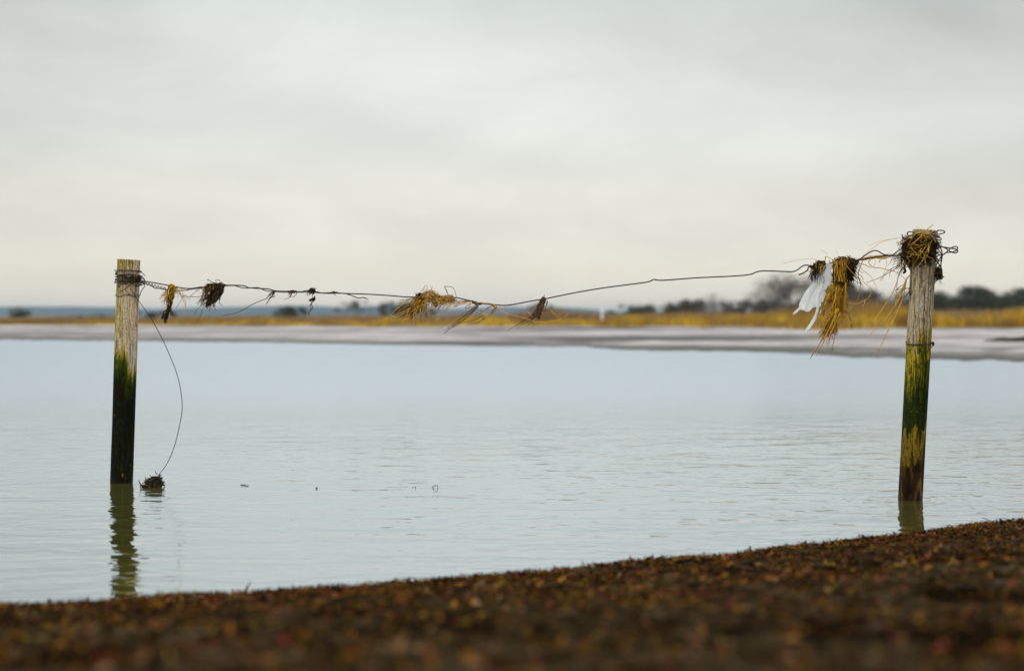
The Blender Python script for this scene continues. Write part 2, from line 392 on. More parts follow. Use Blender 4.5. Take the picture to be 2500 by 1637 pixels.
# litter of dried weed flakes and stems, uncountable
rng = np.random.default_rng(5); random.seed(5)
m_lit = island_mat('weed_flakes', [(p_, tuple(1.18 * q_ * k_ for q_, k_ in zip(c_, (1.08, .97, .9)))) for p_, c_ in [(0, (0.004, 0.002, 0.001)), (.24, (0.014, 0.007, 0.003)), (.42, (0.042, 0.021, 0.006)), (.56, (0.09, 0.045, 0.011)), (.68, (0.17, 0.080, 0.010)), (.77, (0.16, 0.11, 0.06)),
                                   (.83, (0.09, 0.010, 0.010)), (.89, (0.19, 0.050, 0.035)), (.92, (0.06, 0.07, 0.004)), (.97, (0.20, 0.10, 0.012)), (1.0, (0.22, 0.15, 0.02))]], 0.85, 0.0, 0.10, var=.5, nscale=9)
def litter(N, sampler, smin, smax, name):
    V = np.zeros((N * 8, 3)); k = 0
    for i in range(N):
        x, y, up = sampler()
        L = smin + (smax - smin) * random.random() ** 2.6; wd = L * random.uniform(0.12, 0.5)
        a = random.uniform(0, 2 * math.pi); el = abs(random.gauss(0, 0.16 + up * .5)); el = min(el, 1.1)
        z0 = beach_z(x, y) + random.uniform(-0.002, 0.006)
        hx, hy = math.cos(a), math.sin(a); sx, sy = -hy, hx
        bend = random.uniform(-1.6, 1.6); roll = random.uniform(-0.9, 0.9)
        px_, py_, pz_ = x, y, z0
        for s in range(4):
            ww = wd * (0.5, 1.0, 0.85, 0.25)[s] * 0.5
            ox, oy, oz = sx * ww * math.cos(roll), sy * ww * math.cos(roll), ww * math.sin(roll)
            V[k] = (px_ - ox, py_ - oy, pz_ - oz); V[k + 1] = (px_ + ox, py_ + oy, pz_ + oz); k += 2
            px_ += hx * math.cos(el) * L / 3; py_ += hy * math.cos(el) * L / 3; pz_ += math.sin(el) * L / 3
            el += bend / 3
            ca = random.uniform(-0.5, 0.5); hx, hy = hx * math.cos(ca) - hy * math.sin(ca), hx * math.sin(ca) + hy * math.cos(ca); sx, sy = -hy, hx
    idx = np.arange(N)[:, None] * 8
    fa = np.concatenate([idx + np.array([0, 1, 3, 2]), idx + np.array([2, 3, 5, 4]), idx + np.array([4, 5, 7, 6])], 1).reshape(-1, 4)
    me = bpy.data.meshes.new(name); me.from_pydata(V.tolist(), [], fa.tolist())
    link(name, me, m_lit, None, False, kind='stuff', label='dry brown, ochre and crimson seaweed flakes covering the near beach', category='seaweed')
def smp():
    r = random.random()
    if r < 0.36:      # along the waterline crest
        x = random.uniform(-2.6, 3.4); y = shore(x) - abs(random.gauss(0, 0.09)) - 0.004; return x, y, 0.25
    if r < 0.76:
        x = random.uniform(-2.6, 3.4); y = shore(x) - 1.4 * random.random() ** 1.4; return x, y, 0.1
    y = random.uniform(0.9, 3.4); x = random.uniform(-0.45, 0.45) * (y + 1.2); return x, min(y, shore(x) - .03), 0.05
litter(125000, smp, 0.004, 0.024, 'seaweed_litter')

# longer ribbons and stems lying over the flakes
random.seed(8); mb = MB()
for i in range(2600):
    x = random.uniform(-2.6, 3.4); y = shore(x) - .02 - 1.6 * random.random() ** 1.7; a = random.gauss(0.4, .9); L = random.uniform(.02, .11); P = []
    for k in range(5):
        P.append(Vector((x, y, beach_z(x, y) + .006 + random.uniform(0, .010)))); x += math.cos(a) * L / 4; y += math.sin(a) * L / 4; a += random.gauss(0, .6)
    if max(q.y - shore(q.x) for q in P) > -.01: continue
    mb.tube(P, random.uniform(.0008, .0035), .0006, 4, 1, flat=.35)
link('seaweed_strands', (lambda me: (me.from_pydata([tuple(q) for q in mb.v], [], mb.f), me)[1])(bpy.data.meshes.new('seaweed_strands')), m_lit, None, True, kind='stuff', label='long dry ribbons and stems of seaweed lying over the flakes on the near beach', category='seaweed')
# ------------------------------------------------------------------ far shore
fpx = [(-700, 826), (0, 829), (400, 833), (700, 837), (1000, 842), (1250, 846), (1420, 847), (1500, 853), (1660, 856), (1850, 860), (1990, 866), (2080, 873), (2300, 878), (2500, 883), (3200, 895)]
FU = [(a - 1250) / F for a, b in fpx]; FD = [ground(a, b).y for a, b in fpx]
FU = [-6, -1.5] + FU + [1.5, 6]; FD = [30, 48] + FD + [16, 12]
reed_px = [(-700, 792), (0, 793), (700, 794), (1250, 795), (1700, 796), (2100, 799), (2500, 800), (3200, 802)]
LANDZ = 0.2
RU = [(a - 1250) / F for a, b in reed_px]; RD = [ground(a, b, LANDZ).y for a, b in reed_px]
def reed_y(u): return interp(u, RU, RD)
def far_z(u, Y):
    D = interp(u, FU, FD); D += 1.0 * noise.noise(Vector((u * 14, 1, 0))) + 1.0 * noise.noise(Vector((u * 55, 1, 0))) + 0.7 * noise.noise(Vector((u * 160, 1, 0)))
    R = reed_y(u); k = (Y - D) / max(R - D, 5)
    x = u * Y
    if k < 0: return -0.02 + (Y - D) * 0.05
    z = LANDZ * (1 - (1 - min(k, 1)) ** 1.35)
    z += 0.035 * min(k * 6, 1) * noise.noise(Vector((x * 0.12, Y * 0.5, 5))) * (1 if k < 1 else 0.6)
    z += 0.028 * min(k * 10, 1) * noise.noise(Vector((x * 0.6, Y * 2.0, 6))) + 0.012 * noise.noise(Vector((x * 1.7, Y * 3.0, 9)))
    return z
m_far, t, out = mat('pale_shingle_bank')
tc = t.add('ShaderNodeTexCoord').outputs['Object']
a = t.noise(t.scale(tc, (0.045, 0.13, 1), rot=(0, 0, math.radians(4))), 1.0, 5, 0.6, 0.5); b_ = t.noise(t.scale(tc, (0.25, 0.6, 1)), 1.4, 7, 0.75); sp = t.noise(tc, 14, 4, 0.7)
c = t.ramp(a, [(0.36, (0.13, 0.125, 0.12)), (0.45, (0.36, 0.315, 0.30)), (0.53, (0.66, 0.59, 0.565)), (0.64, (0.22, 0.21, 0.195))])
c = t.mix(t.math('MULTIPLY', t.mapr(b_, 0.50, 0.62), 0.6), c, (0.19, 0.175, 0.16))
b2 = t.noise(t.scale(tc, (0.10, 0.30, 1), loc=(7, 1, 0)), 1.5, 6, 0.72, 0.6)
c = t.mix(t.mapr(b2, 0.57, 0.65, 0, .85), c, (0.09, 0.095, 0.07))
c = t.mix(t.math('MULTIPLY', t.mapr(sp, 0.5, 0.65), 0.3), c, (0.30, 0.28, 0.25))
gz = t.add('ShaderNodeSeparateXYZ', None, i0=tc).outputs[2]
c = t.mix(t.math('MULTIPLY', t.mapr(t.math('ADD', gz, t.math('MULTIPLY', b_, 0.03)), 0.02, 0.07, 1, 0), 0.9), c, (0.085, 0.085, 0.07))
gm = t.mapr(t.noise(t.scale(tc, (0.10, 0.8, 1), loc=(4, 2, 0)), 1.0, 3), 0.60, 0.68)
c = t.mix(t.math('MULTIPLY', gm, 0.6), c, (0.16, 0.20, 0.10))
c = t.mix(t.mapr(t.add('ShaderNodeSeparateXYZ', None, i0=tc).outputs[1], 86, 92), c, (0.20, 0.15, 0.07))
principled(t, out, c, 0.9, bump=b_, bstr=0.6, bdist=0.05, spec=0.04)
us = sorted(set(list(np.linspace(-6, -0.9, 30)) + list(np.linspace(-0.9, 0.9, 420)) + list(np.linspace(0.9, 6, 30))))
def frow(u):
    D = interp(u, FU, FD); R = reed_y(u)
    ys = list(np.linspace(D - 3, D + 4, 22)) + list(np.linspace(D + 4, R + 2, 42))[1:] + [R + 8, R + 20, R + 50, R + 120, 400, 900, 2500, 7000]
    return [(u * Y, Y, far_z(u, Y)) for Y in ys]
grid_mesh('far_shore', us, frow, m_far, kind='structure')

# dark weed bank lying on the far beach at the right
m_bank, t, out = mat('dark_bank')
tc = t.add('ShaderNodeTexCoord').outputs['Object']; n1 = t.noise(tc, 5, 5, 0.7)
principled(t, out, t.ramp(n1, [(0.35, (0.012, 0.012, 0.010)), (0.6, (0.06, 0.065, 0.035)), (0.75, (0.13, 0.10, 0.06))]), 0.8, bump=n1, bstr=1, bdist=0.05, spec=0.0)
def mound(name, pts, w_, hgt, matl, label, cat):
    """a low ragged mound that follows pts"""
    mb = MB(); n = len(pts); K = 11
    for i, p in enumerate(pts):
        e = math.sin(math.pi * (i + 0.4) / (n - 0.2)) ** 0.6
        for k in range(K):
            s = -1 + 2 * k / (K - 1); hh = hgt * e * (1 - s * s) * (0.75 + 0.6 * noise.noise(Vector((p.x * 4, s * 3, 1))))
            mb.v.append(p + Vector((0.1 * noise.noise(Vector((p.x * 5, s * 2, 3))), s * w_ * e, hh - 0.02)))
    for i in range(n - 1):
        for k in range(K - 1): mb.f.append((i * K + k, (i + 1) * K + k, (i + 1) * K + k + 1, i * K + k + 1))
    return mb.build(name, matl, None, label=label, category=cat)
def fs(px, Y): u = (px - 1250) / F; return Vector((u * Y, Y, far_z(u, Y)))
mound('seaweed_bank', [fs(2400 + i * 8, 38.5 - i * 0.05) for i in range(36)], 1.0, 0.17, m_bank, 'dark low bank of weed on the far pale beach at the right edge', 'seaweed bank')

# reeds: uncountable grass, two belts
def reeds(name, N, matl, label, pxr, front, depth, hfun, wd, lean, dens=None):
    V = []; Fc = []
    for i in range(N):
        px = random.uniform(*pxr); u = (px - 1250) / F
        if dens and random.random() > dens(px): continue
        Y = reed_y(u) + front(px) + depth * random.random() ** 1.4
        x = u * Y; z = far_z(u, Y) - 0.02
        h_ = hfun(px, x, Y) * random.uniform(0.65, 1.1)
        if h_ < 0.05: continue
        a = random.uniform(0, math.pi); lx = random.gauss(0.10, lean) * h_; ly = random.gauss(0, lean) * h_
        ca, sa = math.cos(a) * wd, math.sin(a) * wd
        b = len(V)
        V += [(x - ca, Y - sa, z), (x + ca, Y + sa, z), (x + ca * .8 + lx * .35, Y + sa * .8 + ly * .35, z + h_ * .6), (x - ca * .8 + lx * .35, Y - sa * .8 + ly * .35, z + h_ * .6), (x + lx, Y + ly, z + h_)]
        Fc += [(b, b + 1, b + 2, b + 3), (b + 3, b + 2, b + 4)]
    me = bpy.data.meshes.new(name); me.from_pydata(V, [], Fc)
    link(name, me, matl, None, False, kind='stuff', label=label, category='reeds')
def reed_material(name, stops, patch_cols, psc):
    m, t, out = mat(name)
    g = t.add('ShaderNodeNewGeometry'); tc = t.add('ShaderNodeTexCoord').outputs['Object']
    c = t.ramp(g.outputs['Random Per Island'], stops)
    n = t.noise(t.scale(tc, (psc, psc * .5, 0.4)), 1.0, 4, 0.6)
    c = t.mix(t.mapr(n, 0.45, 0.56, 0, 0.85), c, patch_cols)
    b = principled(t, out, c, 0.8, spec=0.15)
    tr = t.add('ShaderNodeBsdfTranslucent', None, Color=c)
    mx = t.add('ShaderNodeMixShader', None, i0=0.3, i1=b.outputs[0], i2=tr.outputs[0]); t.l.new(mx.outputs[0], out.inputs[0])
    return m
R_GOLD = reed_material('golden_reed', [(0, (0.34, 0.18, 0.02)), (.5, (0.60, 0.36, 0.03)), (1, (0.84, 0.62, 0.06))], (0.30, 0.17, 0.04), 0.45)
R_BROWN = reed_material('brown_reed', [(0, (0.20, 0.10, 0.035)), (.5, (0.36, 0.22, 0.10)), (1, (0.46, 0.32, 0.16))], (0.40, 0.25, 0.06), 0.10)
def gh(px, x, Y):
    h_ = interp(px, [-900, 0, 500, 850, 1200, 1500, 1800, 2100, 2300, 2500, 3400], [.10, .12, .28, .38, .34, .40, .56, .68, .64, .90, .95])
    return h_ * (0.62 + 1.3 * max(0, noise.noise(Vector((x * 0.30, Y * 0.12, 2))) + 0.2))
def gfront(px):
    f = -1.0 * max(0, noise.noise(Vector((px * 0.012, 0, 8)))) * 6
    for c0, wd_, a_ in [(930, 60, 9), (880, 40, 6), (1080, 50, 4), (1290, 50, 7), (1515, 55, 7), (1735, 60, 5), (1880, 70, 7), (1990, 80, 9), (2080, 80, 5)]:
        f -= a_ * math.exp(-((px - c0) / wd_) ** 2) * random.random()
    return f
reeds('golden_reeds', 34000, R_GOLD, 'golden yellow reeds and tussocks along the edge of the far beach', (-900, 3400), gfront, 8, gh, 0.02, 0.16,
      lambda px: interp(px, [-900, 0, 400, 800, 3400], [.15, .25, .6, 1, 1]))
def bh(px, x, Y):
    h_ = interp(px, [-900, 0, 600, 1000, 1400, 1800, 2050, 2110, 2200, 2290, 2400, 2500, 3400], [.42, .46, .62, .74, .82, .95, 1.1, 1.45, 1.4, 1.1, 1.05, 1.2, 1.2])
    return h_ * (0.85 + 0.5 * noise.noise(Vector((x * 0.25, Y * 0.1, 12))))
reeds('brown_reeds', 42000, R_BROWN, 'brown reed bed stretching behind the golden tussocks to the trees', (-900, 3400), lambda px: 8, 14, bh, 0.03, 0.10)

# ------------------------------------------------------------------ far hills
m_hill, t, out = mat('wooded_hills')
tc = t.add('ShaderNodeTexCoord').outputs['Object']; n1 = t.noise(tc, 0.02, 5, 0.6)
principled(t, out, t.ramp(n1, [(0.35, (0.020, 0.045, 0.055)), (0.65, (0.045, 0.075, 0.07))]), 0.9)
def hill_row(i):
    px = -3500 + i * 40
    tp = interp(px, [-3500, -600, 0, 150, 380, 600, 760, 830, 960, 1100, 1250, 1420, 1500, 2100, 2600, 3500], [742, 742, 749, 747, 753, 748, 745, 751, 744, 753, 748, 752, 759, 758, 755, 752])
    hgt = CAMZ + (HOR - tp) / F * 3000 + 2.0 * noise.noise(Vector((px * 0.012, 0, 0))) + 1.5 * noise.noise(Vector((px * 0.05, 0, 3)))
    u = (px - 1250) / F
    prof = [(2700, -0.5), (2780, hgt * .45), (2860, hgt * .72), (2930, hgt * .92), (3000, hgt), (3100, hgt * .96), (3300, hgt * .6), (3600, -0.5)]
    return [(u * Y, Y, max(z, -0.5)) for Y, z in prof]
grid_mesh('distant_hills', range(0, 176), hill_row, m_hill, kind='structure')

# ------------------------------------------------------------------ trees and bushes
BARK = island_mat('grey_bark', [(0, (0.05, 0.045, 0.035)), (1, (0.11, 0.10, 0.08))], 0.9, 0.1, nscale=2)
TWIG = island_mat('bare_twigs', [(0, (0.065, 0.062, 0.048)), (.6, (0.11, 0.105, 0.082)), (1, (0.18, 0.165, 0.13))], 0.9, 0.0, nscale=1)
EVER = island_mat('dark_foliage', [(0, (0.035, 0.042, 0.022)), (.6, (0.062, 0.068, 0.038)), (1, (0.12, 0.11, 0.06))], 0.9, 0.0, nscale=1)
BRUSH = island_mat('brown_brush', [(0, (0.055, 0.042, 0.026)), (.6, (0.085, 0.065, 0.04)), (1, (0.14, 0.10, 0.06))], 0.9, 0.1, nscale=1)
def tree(name, px, top, wpx, Y, kind, label, cat, dens=1.0, seed=0, group=None):
    random.seed(seed + 100)
    u = (px - 1250) / F; base = Vector((u * Y, Y, far_z(u, Y) - 0.03))
    H = (CAMZ + (HOR - top) / F * Y - base.z) * 1.05; W = wpx / F * Y / 2 * 1.25
    root = thing(name, base, label, cat, group)
    # trunk and limbs
    mb = MB(); tips = []
    th = H * (0.22 if kind == 'tree' else 0.08)
    nst = 1 if kind == 'tree' else 4
    def branch(p, d, L, r, lvl):
        q = p + d * L * 0.5 + Vector((random.gauss(0, .05), random.gauss(0, .05), random.gauss(0, .03))) * L
        e = q + (d + Vector((random.gauss(0, .15), random.gauss(0, .15), random.gauss(0.04, .1)))) * L * 0.5
        mb.tube([p, q, e], r, r * 0.6, 4, 0, cap=False)
        tips.append((q, lvl)); tips.append((e, lvl))
        if lvl >= 4: return
        for k in range(3 if lvl < 3 else 2):
            a = random.uniform(0, 2 * math.pi); sp_ = random.uniform(0.35, 0.85)
            side = Vector((math.cos(a), math.sin(a), 0)); side = (side - d * side.dot(d)).normalized()
            nd = (d * math.cos(sp_) + side * math.sin(sp_)); nd.z += 0.05; nd.normalize()
            branch(e if random.random() < .7 else q, nd, L * random.uniform(0.6, 0.82), r * 0.55, lvl + 1)
    for s_ in range(nst):
        a = random.uniform(0, 6.28); rr = 0 if nst == 1 else H * 0.02
        p0 = base + Vector((math.cos(a) * rr, math.sin(a) * rr, 0))
        mb.tube([p0, p0 + Vector((0, 0, th * .5)), p0 + Vector((random.gauss(0, .03) * H, 0, th))], H * .028, H * .018, 7, 2)
        for k in range(4):
            a = k * 1.57 + random.uniform(-.5, .5); el = random.uniform(.5, 1.25)
            branch(p0 + Vector((0, 0, th)), Vector((math.cos(a) * math.cos(el), math.sin(a) * math.cos(el), math.sin(el))), H * 0.26, H * 0.012, 1)
    # squash the limbs into the crown's outline
    cz = base.z + th + (H - th) * 0.45; rz = (H - th) * 0.55; 
    def fit(p):
        d = p - Vector((base.x, base.y, cz)); k = math.sqrt((d.x / W) ** 2 + (d.y / W) ** 2 + (d.z / rz) ** 2)
        if k > 0.93: d *= 0.93 / k
        return Vector((base.x, base.y, cz)) + d
    mb.v = [fit(p) if p.z > base.z + th * 1.1 else p for p in mb.v]
    mb.build('trunk', BARK, root)
    # crown: slivers in uneven clumps
    cm = MB(); nc = 26 if kind == 'tree' else 20
    cl_ = [fit(random.choice(tips)[0]) for _ in range(nc)]
    for k in range(nc):
        a = random.uniform(0, 2 * math.pi); zz = random.uniform(-.8, 1); r_ = math.sqrt(max(0, 1 - zz * zz)) * random.uniform(.55, .9)
        cl_.append(Vector((base.x + math.cos(a) * r_ * W, base.y + math.sin(a) * r_ * W, cz + zz * rz * .85)))
    ns = int((6500 if kind == 'tree' else 4200) * dens)
    S = min(W, rz) * (0.25 if kind == 'tree' else 0.32); lf = H * (0.05 if kind == 'tree' else 0.075)
    for i in range(ns):
        c0 = random.choice(cl_); p = c0 + Vector((random.gauss(0, S), random.gauss(0, S), random.gauss(0, S * .8))) * .8
        d = p - Vector((base.x, base.y, cz)); k = math.sqrt((d.x / W) ** 2 + (d.y / W) ** 2 + (d.z / rz) ** 2)
        if k > 1.1 and random.random() < .8: continue
        if p.z < base.z: continue
        dr = (d.normalized() + Vector((random.gauss(0, .7), random.gauss(0, .7), random.gauss(0.2, .6)))).normalized()
        wd_ = dr.orthogonal().normalized()
        wd_.rotate(Matrix.Rotation(random.uniform(0, 3.14), 3, dr))
        wd_ *= lf * (0.06 if kind == 'tree' else 0.25)
        L = dr * lf * random.uniform(.6, 1.6)
        b = len(cm.v); cm.v += [p - wd_, p + wd_, p + L]; cm.f.append((b, b + 1, b + 2))
    cm.build('crown', {'tree': TWIG, 'bush': EVER, 'brush': BRUSH, 'grey': TWIG}[kind], root, False)
    return root
T = [ # px, top, width, Y, kind, density, label
    ('bush', 48, 753, 48, 260, 'bush', 1, 'small dark round bush at the left edge of the far shore, nearest the photo edge'),
    ('bush', 150, 771, 40, 280, 'bush', .7, 'low faint bush between the round bush at the left edge and the left post'),
    ('bush', 197, 768, 56, 270, 'bush', 1, 'low dark bush, second left of the left post on the far shore'),
    ('bush', 250, 766, 60, 260, 'bush', 1, 'wide low bush immediately left of the left post on the far shore'),
    ('hedge', 372, 758, 120, 240, 'bush', 2.0, 'long low dark hedge on the far shore just right of the left post'),
    ('bush', 709, 750, 76, 190, 'bush', 2.0, 'dark rounded bush standing alone below the dangling root sprig'),
    ('tree', 868, 734, 110, 430, 'tree', 2.2, 'hazy blue grey tree behind the reeds left of the middle straw nest'),
    ('hedge', 985, 738, 150, 230, 'bush', 2.0, 'dark hedge clump behind the middle straw clump on the wire'),
    ('bush', 1335, 742, 100, 520, 'bush', 1.3, 'blue green bush behind the brown weed clump right of the wire dip'),
    ('bush', 1415, 762, 90, 420, 'bush', 1, 'very low bush left of the small white marker'),
    ('hedge', 1550, 743, 140, 260, 'bush', 1.5, 'low dark hedge just right of the small white marker'),
    ('hedge', 1635, 741, 140, 250, 'bush', 1.5, 'dark olive hedge between the low hedge and the brown brush mound'),
    ('brush', 1690, 732, 76, 250, 'brush', 1.6, 'brown brush mound in front of the pale thin tree'),
    ('tree', 1748, 720, 84, 480, 'tree', .9, 'pale thin tree just right of the brown brush mound'),
    ('hedge', 1790, 738, 170, 240, 'grey', 1.6, 'grey hedge along the foot of the pale thin trees'),
    ('tree', 1843, 718, 56, 480, 'tree', .6, 'faint pale tree touching the left side of the big round bare tree'),
    ('tree', 1888, 714, 80, 215, 'tree', 1.2, 'smaller grey bare tree in front of the left side of the big round tree'),
    ('tree', 1935, 670, 190, 220, 'tree', 1.7, 'big round bare grey tree, tallest on the far shore, left of the plastic'),
    ('hedge', 1960, 728, 180, 210, 'grey', 1.8, 'dark grey hedge under the big round bare tree'),
    ('tree', 2062, 698, 130, 230, 'grey', 1.8, 'dark grey tree behind the hanging straw sheaf'),
    ('hedge', 2125, 718, 130, 220, 'grey', 1.6, 'dark hedge between the straw sheaf and the right post'),
    ('tree', 2175, 712, 80, 500, 'tree', 1.0, 'pale distant tree behind the loose hanging straws left of the right post'),
    ('brush', 2140, 742, 190, 120, 'brush', 1.5, 'rusty brown brush mound behind the golden reeds left of the right post'),
    ('hedge', 2220, 724, 110, 220, 'grey', 1.4, 'dark hedge hidden partly by the right post'),
    ('tree', 2292, 716, 60, 220, 'bush', 1.2, 'narrow dark tree just right of the right post'),
    ('bush', 2325, 722, 90, 300, 'grey', 1.2, 'blue grey bush in the dip between the narrow tree and the pointed dark tree'),
    ('tree', 2372, 706, 96, 200, 'bush', 1.8, 'pointed dark green tree right of the right post, tallest there'),
    ('tree', 2435, 714, 100, 200, 'bush', 1.8, 'broad dark tree between the pointed dark tree and the right edge'),
    ('tree', 2485, 709, 64, 210, 'bush', 1.4, 'upright dark tree beside the right edge of the photo'),
    ('hedge', 2275, 728, 90, 190, 'bush', 1.8, 'low dark hedge at the foot of the narrow dark tree beside the right post'),
    ('hedge', 2405, 724, 120, 190, 'bush', 2.0, 'low hedge joining the pointed dark tree and the broad dark tree'),
    ('hedge', 1865, 733, 130, 235, 'grey', 1.8, 'grey brown hedge at the left foot of the big round bare tree'),
    ('bush', 2545, 716, 110, 205, 'bush', 1.5, 'dark bush cut off by the right edge of the photo'),
]
for i, (nm, px, top, wpx, Y, kd, de, lb) in enumerate(T):
    name = {'hedge': 'hedge', 'bush': 'bush', 'brush': 'brush_mound', 'tree': 'tree'}[nm]
    tree(name, px, top, wpx, Y, kd if nm != 'tree' or kd in ('tree', 'bush', 'grey') else 'tree', lb, {'brush_mound': 'brush'}.get(name, name), de, i)
# far strip of woodland seen only as one mass
random.seed(77)

# small white marker standing on the far shore
m_white, t, out = mat('white_paint')
tc = t.add('ShaderNodeTexCoord').outputs['Object']; n1 = t.noise(tc, 9, 4)
principled(t, out, t.ramp(n1, [(.3, (.62, .62, .60)), (.6, (.85, .85, .83))]), 0.5)
u = (1470 - 1250) / F; Y = 79.0; bz = far_z(u, Y)
root = thing('marker_post', (u * Y, Y, bz), 'small white marker post standing in the reeds of the far shore', 'marker post')
mb = MB(); b0 = Vector((u * Y, Y, bz)); mb.tube([b0, b0 + Vector((0, 0, .40)), b0 + Vector((0, 0, .72))], .06, .06, 10, 1); mb.build('post_body', m_white, root)
mb = MB(); mb.tube([b0 + Vector((0, 0, .70)), b0 + Vector((0, 0, .74)), b0 + Vector((0, 0, .86)), b0 + Vector((0, 0, .93))], .13, .07, 10, 1); mb.build('cap', m_white, root)

# ------------------------------------------------------------------ the two wooden posts
def post(name, foot, top_px, top_py, r0, r1, seed, left, label, crack=None, tilt=0.0):
    Y = foot.y; top = at(top_px, top_py, Y)
    m = 200; n = 144; V = []; Fc = []
    zb = -0.18; H = top.z
    ax = (top - foot) / H                                 # per metre of height
    for i in range(m + 1):
        z = zb + (H - zb) * i / m; cpt = Vector((ax.x * z, ax.y * z, z))
        r = r0 + (r1 - r0) * max(z, 0) / H
        for k in range(n):
            th = 2 * math.pi * k / n; cx, cy = math.cos(th), math.sin(th)
            d = 0.0016 * noise.noise(Vector((cx * 2.2 + seed, cy * 2.2, z * 2.0))) + 0.0012 * noise.noise(Vector((cx * 9 + seed, cy * 9, z * 1.6)))
            d += 0.0009 * noise.noise(Vector((cx * 22 + seed, cy * 22, z * 2.5)))
            if crack:
                # th of the front is -90 deg
                s = math.sin(th + math.pi / 2) if cy < 0 else 9
                c0 = crack[0] + (crack[1] - crack[0]) * (z / H) + 0.02 * noise.noise(Vector((z * 6, seed, 0)))
                dd = abs(s - c0) * r
                if z > crack[2] and dd < 0.0030: d -= 0.014 * (1 - dd / 0.0030) ** .5
            zz = z
            if i == m: zz += tilt * cx + 0.0025 * noise.noise(Vector((cx * 5 + seed, cy * 5, 0)))
            V.append(Vector((cpt.x + cx * (r + d), cpt.y + cy * (r + d), zz)))
    for i in range(m):
        for k in range(n):
            k2 = (k + 1) % n; Fc.append((i * n + k, i * n + k2, (i + 1) * n + k2, (i + 1) * n + k))
    # cut top as rings toward the centre
    last = m * n
    for q, f_ in enumerate((0.85, 0.55, 0.25)):
        b = len(V)
        for k in range(n):
            p = V[m * n + k]; cpt = Vector((ax.x * H, ax.y * H, H))
            V.append(cpt + (p - cpt) * f_ + Vector((0, 0, 0.0012 * noise.noise(Vector((k * .4, q, seed))))))
        for k in range(n):
            k2 = (k + 1) % n; Fc.append((last + k, last + k2, b + k2, b + k))
        last = b
    Fc.append(tuple(last + k for k in range(n)))
    me = bpy.data.meshes.new(name); me.from_pydata([tuple(p) for p in V], [], Fc)
    o = link(name, me, post_material(name + '_wood', seed, left), None, True, label=label, category='fence post')
    o.location = foot
    return o, ax
rL = 27.0 / F * PL.y; rR = 29.3 / F * PR.y
postL, axL = post('wooden_post', PL, 314.5, 634, rL, rL, 3.1, True, 'left wooden post with a plain flat top, lower half black with algae, bound with wire', None, -0.0025)
postR, axR = post('wooden_post', PR, 2258.5, 562, rR * 0.98, rR, 8.4, False, 'right wooden post, cracked grey above and mossy green below, topped by a weed nest', (0.55, 0.26, 0.28), -0.003)
def on_post(foot, ax, z, th, r): return foot + Vector((ax.x * z + math.cos(th) * r, ax.y * z + math.sin(th) * r, z))

# ------------------------------------------------------------------ strand generators in the fence plane
PI = math.pi
def S(mb, pts, r=1.2, r1=None, sides=4, depth=0.0, jit=0.0, sm=3, flat=1.0):
    """pts: photo pixels (x, y[, off m]); r in pixels"""
    P = [fp(p[0] + random.gauss(0, jit), p[1] + random.gauss(0, jit), depth + (p[2] if len(p) > 2 else 0)) for p in pts]
    mb.tube(P, r * PXM, (r if r1 is None else r1) * PXM, sides, sm, flat)
def tuft(mb, rx, ry, dx_, dy_, n, L, spread, r, wob=3.0, rxs=4, rys=3, dep=0.015, r1=None, lmin=0.4, flat=1.0):
    """n strands hanging from around (rx, ry) towards (dx_, dy_)"""
    dl = math.hypot(dx_, dy_); ang = math.atan2(dy_, dx_)
    for i in range(n):
        a = ang + random.gauss(0, spread); l = L * random.uniform(lmin, 1.0)
        x, y, o = rx + random.gauss(0, rxs), ry + random.gauss(0, rys), random.gauss(0, dep)
        od = random.gauss(0, dep * 1.5); pts = [(x, y, o)]; m = 4
        cv = random.gauss(0, .25 if spread > .1 else .1)
        for k in range(1, m + 1):
            t_ = k / m; aa = a + cv * t_
            pts.append((x + math.cos(aa) * l * t_ + random.gauss(0, wob * .5), y + math.sin(aa) * l * t_ + random.gauss(0, wob * .5), o + od * t_))
        S(mb, pts, r * random.uniform(.7, 1.2), r * .45 if r1 is None else r1, flat=flat, sm=2)
def tangle(mb, cx, cy, rx, ry, rot, n, L, r, dep=0.025, curl=1.0, flat=1.0, sides=4):
    """matted strands inside an ellipse (pixels), with real depth"""
    c_, s_ = math.cos(math.radians(rot)), math.sin(math.radians(rot))
    for i in range(n):
        a = random.uniform(0, 6.283); k = math.sqrt(random.random()) * .95
        ex, ey = math.cos(a) * k * rx, math.sin(a) * k * ry
        o = random.uniform(-1, 1) * dep * math.sqrt(max(0, 1 - k * k)) 
        x, y = cx + ex * c_ - ey * s_, cy + ex * s_ + ey * c_
        h_ = (random.choice((0, PI)) + math.radians(rot) + (PI / 2 if ry > rx else 0) + random.gauss(0, .55)) if random.random() < .6 else random.uniform(0, 6.283); pts = [(x, y, o)]; st = L * random.uniform(.5, 1.2) / 4
        cu = random.gauss(0, curl); lim_r = random.random()
        for q in range(4):
            h_ += cu * .5 + random.gauss(0, .35)
            x += math.cos(h_) * st; y += math.sin(h_) * st; o += random.gauss(0, .003)
            lx_, ly_ = (x - cx) * c_ + (y - cy) * s_, -(x - cx) * s_ + (y - cy) * c_
            kk = math.hypot(lx_ / rx, ly_ / ry)
            lim = 1.0 + (random.uniform(.15, .5) if lim_r < .30 else .06)
            if kk > lim:
                lx_ *= lim / kk; ly_ *= lim / kk; x, y = cx + lx_ * c_ - ly_ * s_, cy + lx_ * s_ + ly_ * c_; h_ += 1.2
            pts.append((x, y, o))
        S(mb, pts, r * random.uniform(.6, 1.3), r * .5, sides=sides, sm=2, flat=flat)

